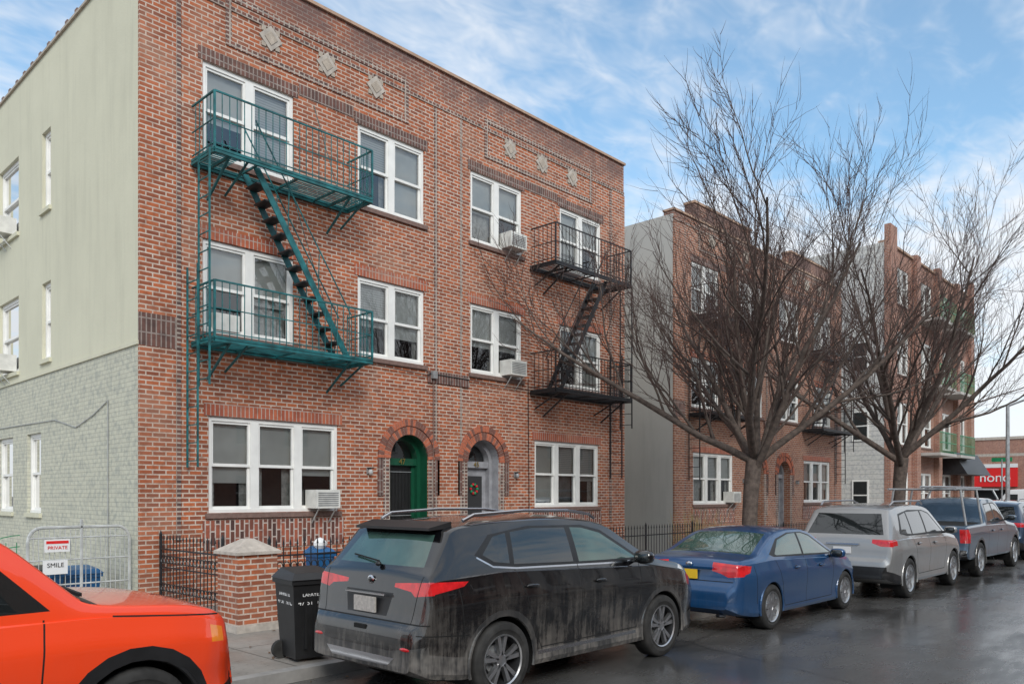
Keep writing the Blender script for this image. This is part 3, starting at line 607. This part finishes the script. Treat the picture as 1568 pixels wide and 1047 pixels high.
def car(name,loc,sp,scale=(1,1,1)):
    e=empty(name,loc); e.scale=scale; top=chaikin(sp['top']); st=[]; step=.05
    for a,b in zip(top,top[1:]):
        l=math.hypot(b[0]-a[0],b[1]-a[1]); n=max(1,int(l/step+.5))
        for i in range(n): st.append((a[0]+(b[0]-a[0])*i/n,a[1]+(b[1]-a[1])*i/n))
    st.append(top[-1]); fixed=[st[0]]
    for s_ in st[1:]: fixed.append((max(s_[0],fixed[-1][0]+.002),s_[1]))
    tum=sp.get('tum',.32); bm=bmesh.new(); rings=[]
    for x,zt in fixed:
        zb=smo(sp['zb'],x); zb=min(zb,zt-.05); hw=smo(sp['hw'],x,.06); zs=min(smo(sp['zs'],x),zt-.015)
        zs=max(zs,zb+.03); h=[(0,zb),(hw*.45,zb),(hw*.62,zb),(hw*.88,zb)]; lo=zb+min(.07,(zs-zb)*.3)
        h+= [(hw*.955,zb+(lo-zb)*.3),(hw*.98,lo)]
        for k in (.12,.25,.38,.5,.62,.74,.80,.86,.95):
            z=lo+(zs-.015-lo)*k; cr=.78
            bul=.978+.022*math.sin(math.pi*(k/cr)**1.6*.5) if k<cr else 1-.045*((k-cr)/(1-cr))**.9
            if k<.5: bul-=.012*math.sin(math.pi*k/.5)
            h.append((hw*bul,z))
        h.append((hw*.95,zs)); g=max(zt-zs,.01); hr=max(hw*.935-tum*g,.05); rc=min(.075,g*.4)
        for k in (.02,.2,.4,.6,.8,1):
            h.append((hw*.935+(hr-hw*.935)*k+.02*g*math.sin(math.pi*k),zs+(g-rc)*k))
        cw=min(.035,g*.25)
        for a in (30,60,85): h.append((hr-rc*.9*(1-math.cos(rad(a))),zt-rc+(rc-cw)*math.sin(rad(a))))
        ye=hr-rc*.85
        for k in (.8,.55,.3,.12): h.append((ye*k,zt-cw*k*k))
        h.append((0,zt))
        ring=[bm.verts.new((x,y,z)) for y,z in h]+[bm.verts.new((x,-y,z)) for y,z in h[-2:0:-1]]
        rings.append(ring)
    for a,b in zip(rings,rings[1:]):
        n=len(a)
        for i in range(n): bm.faces.new((a[i],a[(i+1)%n],b[(i+1)%n],b[i]))
    bm.faces.new(rings[0]); bm.faces.new(rings[-1][::-1]); bmesh.ops.recalc_face_normals(bm,faces=bm.faces[:]); bm.normal_update()
    HW=max(p[1] for p in sp['hw']); side=lambda f:abs(f.normal.y)>.5
    rear=lambda f:f.normal.x<-.25 and f.calc_center_median().x<sp.get('rx',.8)
    front=lambda f:f.normal.x>.25 and f.calc_center_median().x>sp.get('fx',2.5)
    tp=lambda f:f.normal.z>.3 and abs(f.normal.y)<.6
    cd={'s':(1,side),'r':(0,rear),'f':(0,front),'t':(2,tp)}
    for (v,poly,k) in sp['dec']: decal(bm,cd[v][0],poly,KEYS.index(k),cd[v][1])
    wr=sp['R']; ra=wr+sp.get('gap',.055)
    for wx in sp['wx']:
        if sp.get('arch'): decal(bm,1,circ(wx,wr,ra+sp['arch']),7,side)
        decal(bm,1,circ(wx,wr,ra),0,lambda f:abs(f.calc_center_median().y)>HW-.36 and f.calc_center_median().z<wr+ra+.05,True)
    for f in bm.faces: f.smooth=True
    for ed in bm.edges:
        if len(ed.link_faces)==2 and ed.calc_face_angle(0)>rad(28): ed.smooth=False
    me=bpy.data.meshes.new('body'); bm.to_mesh(me); bm.free()
    mm={'paint':sp['paint'],'glass':'car_glass','trim':'dark_plastic','red':'lens_red','chrome':'chrome','seam':'seam','amber':'lens_amber','clad':sp.get('clad','cladding'),'clear':'lens_clear','glass2':sp.get('g2','car_glass_lt')}
    for k in KEYS: me.materials.append(MATS[mm[k]])
    o=bpy.data.objects.new('body',me); COL.objects.link(o); o.parent=e
    wh=MB()
    for wx in sp['wx']:
        for s in (-1,1):
            c=(wx,s*(HW-.125),wr); w=.115; q=.68*wr
            wh.lathe(c,[(q,-w*.9),(.76*wr,-w),(.93*wr,-w*.97),(wr,-w*.7),(wr,w*.7),(.975*wr,w*.86),(.93*wr,w*.96),(.80*wr,w),(.79*wr,w*.97),(q,w*.9)],'rubber',40,s)
            wh.lathe(c,[(q,w*.9),(q*.96,w*.93),(q*.93,w*.8),(q*.9,-w*.3),(0,-w*.3)],'alloy_dark' if sp.get('dark') else 'galv',36,s)
            wh.lathe(c,[(q,w*.88),(q*.985,w*.99),(q*.93,w*.9)],'alloy',36,s); wh.lathe(c,[(q*.55,-w*.28),(q*.55,0),(0,0)],'galv',24,s)
            wh.lathe(c,[(.07,w*.2),(.065,w*.72),(.03,w*.78),(0,w*.78)],'alloy',18,s)
            ns=sp.get('spokes',5)
            for i in range(ns):
                for off in ((-.2,.2) if sp.get('twin',1) else (0,)):
                    a=2*math.pi*i/ns+.3; a2=a+off; d=(math.cos(a2),math.sin(a2)); dn=(-math.sin(a),math.cos(a)); k=.018 if off else .034
                    p0=(math.cos(a+off*.6)*.05,math.sin(a+off*.6)*.05); p1=(d[0]*q*.96,d[1]*q*.96); pts=[]
                    for yy,kk in ((w*.45,1.1),(w*.8,.9)):
                        for (pp,kw) in ((p0,k),(p1,k*1.35)):
                            for sg in ((-1,1) if pp is p0 else (1,-1)): pts.append((c[0]+pp[0]+dn[0]*kw*kk*sg,c[1]+s*yy,c[2]+pp[1]+dn[1]*kw*kk*sg))
                    wh.hexa(pts,'alloy')
            wh.lathe((wx,0,wr),[(ra+.004,s*(HW*.96-.012)),(ra+.004,s*(HW-.42)),(0,s*(HW-.42))],'seam',30,1,-.45,math.pi+.45)
            pts=[(wx+(ra+.006)*math.cos(a),s*(HW*.972),wr+(ra+.006)*math.sin(a)) for a in [(-.25+(math.pi+.5)*i/26) for i in range(27)]]
            wh.line(pts,.016,mm['clad'] if sp.get('arch') else sp['paint'],6)
    wh.obj('wheels',e,True,True)
    ex=MB(); sp['extra'](ex,HW) if 'extra' in sp else None
    if 'mir' in sp:
        mx,mz=sp['mir']
        for s in (-1,1): ex.ball((mx,s*(HW+.09),mz),.075,.12,.075,sp['paint'],16,.7); ex.bar((mx+.03,s*(HW-.08),mz-.05),(mx+.02,s*(HW+.06),mz-.04),.025,'dark_plastic',8); ex.ball((mx-.03,s*(HW+.09),mz),.05,.1,.06,'car_glass',12,.6)
    for hx,hz in sp.get('han',()):
        for s in (-1,1): ex.ball((hx,s*(HW*.985+.022),hz),.09,.016,.016,sp.get('hm',sp['paint']),12,.8); ex.ball((hx-.01,s*(HW*.985),hz-.005),.06,.008,.028,'seam',10)
    ex.obj('fittings',e,True,True); return e
def mk_seams(xs): return [('s',strip([(x,z1_),(x2,z2_)],.011),'seam') for (x,z1_,x2,z2_) in xs]
# --- black suv
suv=dict(paint='paint_black',R=.365,wx=(.97,3.62),arch=.06,dark=1,
 top=[(0,.42),(.012,.62),(.03,.74),(.09,.79),(.13,1.05),(.17,1.20),(.22,1.26),(.47,1.59),(.49,1.62),(.60,1.665),(1.1,1.705),(1.8,1.72),(2.4,1.695),(2.78,1.63),(3.2,1.39),(3.5,1.225),(3.66,1.18),(4.1,1.115),(4.38,1.03),(4.52,.88),(4.58,.66),(4.59,.45)],
 hw=[(0,.70),(.05,.81),(.16,.88),(.45,.915),(1,.925),(3.6,.925),(4.15,.9),(4.4,.83),(4.52,.72),(4.6,.5)],
 zs=[(0,1.06),(.2,1.16),(1,1.19),(2.2,1.14),(3.5,1.09),(4.2,.97),(4.6,.76)],
 zb=[(0,.40),(.12,.30),(.5,.24),(4.1,.22),(4.4,.24),(4.6,.34)],mir=(3.08,1.22),han=((1.35,1.04),(2.42,1.01)),
 dec=[('s',[(.70,1.36),(.93,1.54),(1.5,1.61),(2.35,1.595),(2.66,1.53),(3.30,1.18),(2.6,1.185),(1.2,1.225),(.9,1.26)],'trim'),
  ('s',[(.80,1.36),(.98,1.52),(1.16,1.55),(1.12,1.265),(.92,1.29)],'glass'),('s',[(1.18,1.255),(1.23,1.555),(1.55,1.585),(2.06,1.575),(2.06,1.225)],'glass'),('s',[(2.15,1.22),(2.15,1.575),(2.34,1.565),(2.63,1.50),(3.18,1.205),(2.6,1.21)],'glass2'),
  ('s',strip([(.72,1.34),(.9,1.245),(1.2,1.215),(2.6,1.172),(3.32,1.165)],.016),'chrome'),
  ('r',[(-.64,1.27),(.64,1.27),(.54,1.55),(-.54,1.55)],'glass2'),  # rear pane: sky reflection and dirt put into a lighter glass colour
  ('t',[(2.84,.60),(3.42,.74),(3.42,-.74),(2.84,-.60)],'glass'),
  ('s',[(.0,.25),(0.0,.56),(.4,.48),(.6,.46),(1.4,.40),(3.1,.40),(4.0,.44),(4.6,.5),(4.6,.2)],'clad'),
  ('r',[(-.84,.3),(.84,.3),(.84,.60),(.45,.54),(-.45,.54),(-.84,.60)],'clad'),('r',[(-.42,.40),(.42,.40),(.52,.48),(-.52,.48)],'plate'),
  ('r',[(.36,1.12),(.90,1.16),(.92,1.05),(.66,1.02),(.60,1.06),(.36,1.085)],'red'),('s',[(.05,1.03),(.50,1.10),(.56,1.14),(.05,1.16)],'red'),
  ('r',[(-.30,.82),(.30,.82),(.36,1.03),(-.36,1.03)],'trim'),('r',strip([(-.86,.785),(.86,.785)],.012),'seam'),('r',strip([(.66,.79),(.72,1.2)],.01),'seam'),
  ('s',strip([(1.44,.37),(3.08,.37)],.035),'chrome'),('s',[(4.05,1.02),(4.38,.93),(4.5,.87),(4.45,.97),(4.1,1.06)],'clear'),
  ]+mk_seams([(2.11,.42,2.11,1.2),(3.1,.42,3.2,1.15),(1.36,.75,1.17,1.2),(1.5,.42,1.36,.75),(1.5,.42,3.1,.42),(.5,.6,.44,1.08),(3.22,1.13,4.15,.99),(.03,.70,.55,.66)]))
suv['dec']=[(a,b,'chrome' if c=='plate' else c) for a,b,c in suv['dec']]
def x1(ex,HW):
    ex.box(.065,.085,-.16,.16,.84,.98,'plate_dirty'); ex.bar((.20,-.05,1.30),(.26,.42,1.34),.009,'seam',4); ex.ball((.19,-.05,1.275),.03,.03,.025,'dark_plastic',8)
    for s in(-1,1):
        ex.line([(.72,s*.62,1.675),(.85,s*.635,1.73),(1.5,s*.65,1.76),(2.2,s*.645,1.75),(2.6,s*.61,1.705),(2.7,s*.60,1.66)],.017,'chrome',8)
        ex.ball((.012,s*.66,.57),.012,.07,.018,'lens_red',10)
    ex.hexa([(.37,-.56,1.59),(.60,-.6,1.61),(.60,.6,1.61),(.37,.56,1.59),(.37,-.56,1.615),(.60,-.6,1.67),(.60,.6,1.67),(.37,.56,1.615)],'dark_plastic')
    ex.ball((.142,0,1.13),.012,.05,.042,'chrome',14); ex.ball((.137,0,1.13),.012,.035,.028,'paint_black',12)
    ex.bar((.078,-.3,1.01),(.078,.3,1.01),.012,'chrome',6); ex.box(.01,.06,-.08,.08,.69,.73,'seam')
suv['extra']=x1
suv['g2']='car_glass_lt'
bs=dict(suv); bs['dec']=list(suv['dec'])
car('black_suv',(4.35,6.07,0),bs,(1.03,1,1))
# --- blue sedan
sed=dict(paint='paint_blue',R=.32,wx=(.95,3.68),gap=.04,twin=0,spokes=7,
 top=[(0,.45),(.015,.58),(.05,.66),(.09,.72),(.12,.92),(.17,1.01),(.30,1.04),(.62,1.07),(1.0,1.24),(1.38,1.385),(1.8,1.435),(2.3,1.43),(2.62,1.38),(3.1,1.16),(3.5,.98),(3.65,.95),(4.1,.86),(4.36,.76),(4.46,.62),(4.5,.45)],
 hw=[(0,.62),(.05,.72),(.16,.81),(.5,.865),(1,.875),(3.5,.875),(4.05,.85),(4.3,.76),(4.45,.62),(4.5,.5)],
 zs=[(0,.86),(.2,.95),(1,.98),(2.2,.94),(3.3,.90),(4.1,.78),(4.5,.6)],zb=[(0,.36),(.12,.26),(.5,.2),(4.0,.18),(4.3,.2),(4.5,.32)],mir=(3.08,.98),han=((1.75,.84),(2.65,.82)),g2='car_glass_lt',rx=1.4,
 dec=[('s',[(.98,1.06),(1.36,1.27),(1.8,1.345),(2.3,1.345),(2.58,1.29),(3.32,.955),(2.2,.985),(1.1,1.02)],'trim'),
  ('s',[(1.16,1.06),(1.40,1.25),(1.82,1.325),(2.08,1.33),(2.08,1.015),(1.2,1.04)],'glass2'),('s',[(2.15,1.01),(2.15,1.33),(2.3,1.325),(2.56,1.27),(3.18,.985)],'glass2'),
  ('t',[(.64,.66),(1.33,.55),(1.33,-.55),(.64,-.66)],'glass2'),('t',[(2.7,.56),(3.45,.70),(3.45,-.70),(2.7,-.56)],'glass'),
  ('r',[(.36,.98),(.82,.95),(.84,.80),(.62,.78),(.5,.83),(.36,.86)],'red'),('s',[(.04,.79),(.33,.84),(.40,.93),(.05,.97)],'red'),
  ('r',strip([(-.7,.72),(.7,.72)],.012),'seam'),('s',[(4.0,.80),(4.3,.72),(4.42,.66),(4.3,.78)],'clear')]
  +mk_seams([(2.12,.3,2.12,.98),(3.1,.3,3.16,.92),(1.28,.62,1.1,.98),(1.38,.3,1.28,.62),(1.38,.3,3.1,.3),(.52,.4,.45,.93)]))
def x2(ex,HW):
    ex.box(.055,.085,-.15,.15,.74,.87,'yellow_plate'); ex.ball((.10,0,.94),.012,.05,.035,'chrome',12)
    ex.box(.05,.09,-.4,.4,.895,.915,'paint_blue'); ex.box(.003,.04,-.45,.45,.36,.42,'dark_plastic'); ex.bar((.2,-.5,.24),(.02,-.5,.26),.03,'chrome',10)
sed['extra']=x2
car('blue_sedan',(9.85,5.93,0),sed)
# --- silver suv
s3=dict(suv); s3.update(paint='paint_silver',R=.37,wx=(.98,3.85),arch=0,gap=.06,dark=0,twin=0,spokes=5,tum=.3,
 top=[(0,.45),(.015,.62),(.04,.72),(.09,.78),(.12,1.02),(.16,1.16),(.46,1.62),(.52,1.68),(.9,1.735),(1.8,1.76),(2.5,1.74),(2.85,1.68),(3.4,1.30),(3.62,1.17),(3.8,1.14),(4.4,1.06),(4.66,.96),(4.74,.75),(4.77,.5)],
 hw=[(0,.70),(.05,.82),(.16,.9),(.5,.935),(4.2,.935),(4.5,.88),(4.7,.76),(4.8,.6)],
 zs=[(0,1.0),(.2,1.08),(1,1.1),(3.5,1.06),(4.3,.96),(4.8,.8)],zb=[(0,.42),(.12,.34),(.5,.27),(4.3,.26),(4.8,.4)],mir=(3.2,1.2),han=((1.5,1.0),(2.5,.98)),
 dec=[('s',[(.62,1.2),(.86,1.56),(1.5,1.63),(2.4,1.62),(2.75,1.56),(3.4,1.14),(1,1.15)],'trim'),('s',[(.74,1.21),(.92,1.53),(1.28,1.58),(1.28,1.18)],'glass'),('s',[(1.35,1.18),(1.35,1.59),(2.15,1.6),(2.15,1.18)],'glass'),('s',[(2.24,1.18),(2.24,1.6),(2.4,1.595),(2.7,1.54),(3.25,1.18)],'glass'),
  ('r',[(-.70,1.19),(.70,1.19),(.58,1.57),(-.58,1.57)],'glass'),('t',[(2.95,.64),(3.55,.78),(3.55,-.78),(2.95,-.64)],'glass'),
  ('r',[(.52,1.11),(.95,1.10),(.95,.98),(.68,.985),(.52,1.04)],'red'),('s',[(.03,.98),(.36,1.0),(.38,1.1),(.03,1.1)],'red'),('r',[(-.8,.4),(.8,.4),(.8,.62),(-.8,.62)],'trim'),('r',[(-.2,.56),(.2,.56),(.2,.6),(-.2,.6)],'red'),('s',[(0,.3),(.5,.3),(.5,.44),(0,.56)],'trim')]
  +mk_seams([(2.2,.42,2.2,1.15),(3.2,.42,3.3,1.1),(1.4,.7,1.25,1.15),(1.52,.42,1.4,.7),(1.52,.42,3.2,.42)]))
def x3(ex,HW):
    ex.box(.075,.10,-.16,.16,.84,.96,'white_paint')
    ex.box(.08,.10,-.3,.3,1.0,1.03,'chrome')
    for s in(-1,1): ex.line([(.7,s*.64,1.72),(.85,s*.66,1.79),(2.4,s*.66,1.80),(2.65,s*.63,1.73)],.018,'alloy',8)
s3['extra']=x3
car('silver_suv',(14.85,5.66,0),s3)
# --- pickup
pk=dict(paint='paint_slate',R=.4,wx=(1.2,4.75),arch=.05,gap=.07,twin=0,spokes=6,rx=.5,fx=3,tum=.26,
 top=[(0,.5),(.02,.62),(.12,.66),(.15,1.05),(.17,1.2),(.3,1.22),(1.85,1.24),(1.92,1.4),(2.02,1.78),(2.2,1.85),(3.2,1.87),(3.5,1.8),(3.95,1.42),(4.15,1.27),(4.4,1.24),(5.3,1.16),(5.5,1.05),(5.58,.8),(5.62,.55)],
 hw=[(0,.8),(.08,.9),(.2,.95),(5,.96),(5.35,.92),(5.6,.8)],zs=[(0,1.15),(1.9,1.18),(4,1.16),(5.3,1.05),(5.6,.9)],zb=[(0,.5),(.3,.42),(5,.38),(5.6,.5)],mir=(3.75,1.33),han=((2.3,1.05),(3.2,1.05)),
 dec=[('s',[(2.08,1.26),(2.18,1.7),(3.2,1.73),(3.45,1.66),(3.85,1.27),(3.85,1.24),(2.08,1.24)],'trim'),('s',[(2.15,1.28),(2.22,1.67),(2.8,1.7),(2.8,1.28)],'glass'),('s',[(2.9,1.28),(2.9,1.7),(3.18,1.7),(3.4,1.63),(3.72,1.28)],'glass'),
  ('t',[(.3,.78),(1.8,.78),(1.8,-.78),(.3,-.78)],'seam'),('t',[(3.55,.66),(4.05,.8),(4.05,-.8),(3.55,-.66)],'glass'),  # dark bed recess is painted flat on the top, no hollow modelled
  ('r',[(.74,1.13),(.96,1.13),(.96,.82),(.76,.82)],'red'),('s',[(.08,.82),(.26,.82),(.26,1.13),(.08,1.13)],'red'),('r',[(-.9,.4),(.9,.4),(.9,.66),(-.9,.66)],'trim')]
  +mk_seams([(1.95,.45,1.95,1.2),(2.85,.45,2.85,1.24),(3.85,.45,3.85,1.24)]))
def x4(ex,HW):
    for s in(-1,1):
        for x in (.3,1.7,3.3): ex.bar((x,s*.84,1.22 if x<3 else 1.8),(x,s*.72,2.05),.025,'galv',8)
        ex.bar((-.1,s*.72,2.05),(3.9,s*.72,2.05),.025,'galv',8)
    for x in (.3,1.0,1.7,2.5,3.3): ex.bar((x,-.74,2.05),(x,.74,2.05),.022,'galv',8)
    for y in (-.3,-.05): ex.bar((-.3,y,2.1),(4.0,y,2.1),.025,'alloy',6)
    for i in range(12): ex.bar((-.2+i*.35,-.3,2.1),(-.2+i*.35,-.05,2.1),.015,'alloy',6)
    ex.box(.12,.14,-.15,.15,.7,.82,'white_paint'); ex.box(.0,.1,-.8,.8,.5,.62,'chrome')
    ex.ball((.4,.5,1.35),.15,.12,.2,'orange_safety',10)
pk['extra']=x4
car('pickup_truck',(19.95,5.72,0),pk)
s5=dict(s3); s5.update(paint='paint_navy'); car('parked_car',(26.6,5.85,0),s5)
s7=dict(sed); s7.update(paint='paint_navy'); car('parked_car',(32.2,5.9,0),s7)
vn=dict(paint='paint_white',R=.36,wx=(1.0,4.1),gap=.05,twin=0,spokes=6,tum=.1,rx=.4,
 top=[(0,.5),(.02,.7),(.05,1.9),(.12,2.2),(.3,2.3),(3.6,2.3),(3.9,2.2),(4.4,1.5),(4.6,1.3),(5.1,1.1),(5.2,.8),(5.22,.5)],
 hw=[(0,.92),(.1,.98),(4.8,.98),(5.1,.9),(5.22,.75)],zs=[(0,1.15),(5.2,1.1)],zb=[(0,.4),(5.2,.35)],mir=(4.1,1.4),
 dec=[('s',[(3.3,1.3),(3.3,1.95),(3.75,1.95),(4.2,1.4),(4.2,1.3)],'glass'),('t',[(3.95,.8),(4.5,.85),(4.5,-.85),(3.95,-.8)],'glass')])
v=car('white_van',(59.5,7.9,0),vn); v.rotation_euler=(0,0,rad(90))
# --- orange suv
og=dict(paint='paint_orange',R=.35,wx=(.72,3.46),arch=.09,gap=.06,dark=1,tum=.2,clad='dark_plastic',
 top=[(0,.45),(.015,.7),(.03,.98),(.06,1.1),(.2,1.55),(.3,1.64),(.6,1.68),(2.1,1.69),(2.5,1.67),(2.70,1.61),(3.0,1.33),(3.15,1.19),(3.30,1.15),(3.8,1.11),(4.02,1.05),(4.12,.95),(4.17,.7),(4.2,.5)],
 hw=[(0,.78),(.06,.86),(.2,.9),(3.7,.9),(3.95,.87),(4.1,.8),(4.2,.66)],zs=[(0,1.06),(3.2,1.06),(3.8,1.01),(4.2,.9)],zb=[(0,.4),(.3,.3),(3.9,.28),(4.2,.42)],mir=(2.40,1.16),han=((1.2,.98),(2.1,.98)),
 dec=[('s',[(.3,1.12),(.4,1.5),(2.1,1.57),(2.54,1.54),(2.94,1.13)],'glass'),('s',[(1.5,1.1),(1.5,1.58),(1.6,1.58),(1.6,1.1)],'trim'),
  ('t',[(2.74,.66),(3.07,.76),(3.07,-.76),(2.74,-.66)],'glass'),('t',[(3.12,.8),(3.22,.8),(3.22,-.8),(3.12,-.8)],'trim'),
  ('s',[(0,.28),(0,.5),(.6,.46),(3.2,.46),(4.0,.46),(4.2,.5),(4.2,.28)],'clad'),('f',[(-.5,.72),(.5,.72),(.5,.92),(-.5,.92)],'trim'),('f',circ(.64,.83,.11,16),'clear'),('s',[(3.96,.93),(4.07,.90),(4.07,.80),(3.96,.81)],'amber'),('f',[(-.7,.4),(.7,.4),(.7,.6),(-.7,.6)],'trim')]
  +mk_seams([(1.55,.46,1.55,1.1),(2.86,.46,2.9,1.08),(3.3,1.06,4.05,.99)]))
def x8(ex,HW):
    for k in range(7): ex.box(4.15,4.19,-.42+k*.13,-.37+k*.13,.74,.9,'chrome')
    for s in (-1,1): ex.line([(.4,s*.68,1.68),(.5,s*.69,1.75),(2.1,s*.69,1.75),(2.3,s*.67,1.69)],.018,'dark_plastic',8)
    ex.bar((3.18,-.6,1.19),(3.2,-.15,1.2),.016,'seam')
og['extra']=x8
car('orange_suv',(-1.40,6.46,0),og,(1.04,1,1.04))
# ------------------------------------------------------------------ world & light
sunv=Vector((-.45,-.70,.56)).normalized(); el=math.asin(sunv.z); az=math.atan2(sunv.x,sunv.y)
w=bpy.data.worlds.new('World'); S.world=w; w.use_nodes=True; nt=w.node_tree; N=nt.nodes; bg=N['Background']
sky=N.new('ShaderNodeTexSky'); sky.sky_type='NISHITA'; sky.sun_disc=False; sky.sun_elevation=el; sky.sun_rotation=az; sky.air_density=1.0; sky.dust_density=.6; sky.ozone_density=1.5
tc=N.new('ShaderNodeTexCoord'); sx=N.new('ShaderNodeSeparateXYZ'); L=nt.links.new; L(tc.outputs['Generated'],sx.inputs[0])
def M(op,a,b=None):
    x=N.new('ShaderNodeMath'); x.operation=op
    for i,v in enumerate((a,b)):
        if v is None: continue
        if isinstance(v,(int,float)): x.inputs[i].default_value=v
        else: L(v,x.inputs[i])
    return x.outputs[0]
def MR(f,a,b,lo,hi):
    x=N.new('ShaderNodeMapRange'); x.interpolation_type='SMOOTHSTEP'; L(f,x.inputs[0])
    for i,v in enumerate((a,b,lo,hi)): x.inputs[i+1].default_value=v
    return x.outputs[0]
zz=M('ADD',M('MAXIMUM',sx.outputs[2],0.),.14); cb=N.new('ShaderNodeCombineXYZ'); L(M('DIVIDE',sx.outputs[0],zz),cb.inputs[0]); L(M('DIVIDE',sx.outputs[1],zz),cb.inputs[1])
def NO(sc,det,ro,dist,ms,rot=0):
    mp=N.new('ShaderNodeMapping'); mp.inputs['Scale'].default_value=ms; mp.inputs['Rotation'].default_value=(0,0,rot); L(cb.outputs[0],mp.inputs[0])
    x=N.new('ShaderNodeTexNoise'); x.inputs['Scale'].default_value=sc; x.inputs['Detail'].default_value=det; x.inputs['Roughness'].default_value=ro; x.inputs['Distortion'].default_value=dist; L(mp.outputs[0],x.inputs['Vector']); return x.outputs[0]
big=NO(1.0,5,.62,.3,(1,1.4,1),.5); rip=NO(8.5,3,.65,.4,(1,1.7,1),1.0)
n=M('ADD',M('MULTIPLY',big,.74),M('MULTIPLY',rip,.26))
n=M('ADD',n,MR(sx.outputs[2],.10,.48,.20,0.0)); n=M('ADD',n,MR(sx.outputs[2],.55,.8,0.,.20))
fac=MR(n,.40,.68,.12,.96)
tm=N.new('ShaderNodeMixRGB'); tm.blend_type='MULTIPLY'; tm.inputs[0].default_value=1; L(sky.outputs[0],tm.inputs[1]); tm.inputs[2].default_value=(1.0,1.42,1.45,1)
mx=N.new('ShaderNodeMixRGB'); L(fac,mx.inputs[0]); L(tm.outputs[0],mx.inputs[1]); mx.inputs[2].default_value=(6.3,6.5,6.8,1); L(mx.outputs[0],bg.inputs[0]); bg.inputs[1].default_value=.15
sl=bpy.data.lights.new('sun','SUN'); sl.energy=2.2; sl.angle=rad(24); sl.color=(1,.95,.88); so=bpy.data.objects.new('sun',sl); so.rotation_euler=(-sunv).to_track_quat('-Z','Y').to_euler(); so.location=(0,-10,30); COL.objects.link(so)
# ------------------------------------------------------------------ camera
cam=bpy.data.cameras.new('camera'); cam.lens=27.85; cam.sensor_width=36; cam.shift_y=.149; cam.clip_end=2500; cam.clip_start=.05
co=bpy.data.objects.new('camera',cam); co.location=(0,0,1.92); co.rotation_euler=(rad(90),0,rad(43.37-90)); COL.objects.link(co); S.camera=co
S.view_settings.view_transform='Standard'; S.view_settings.look='None'; S.view_settings.exposure=0
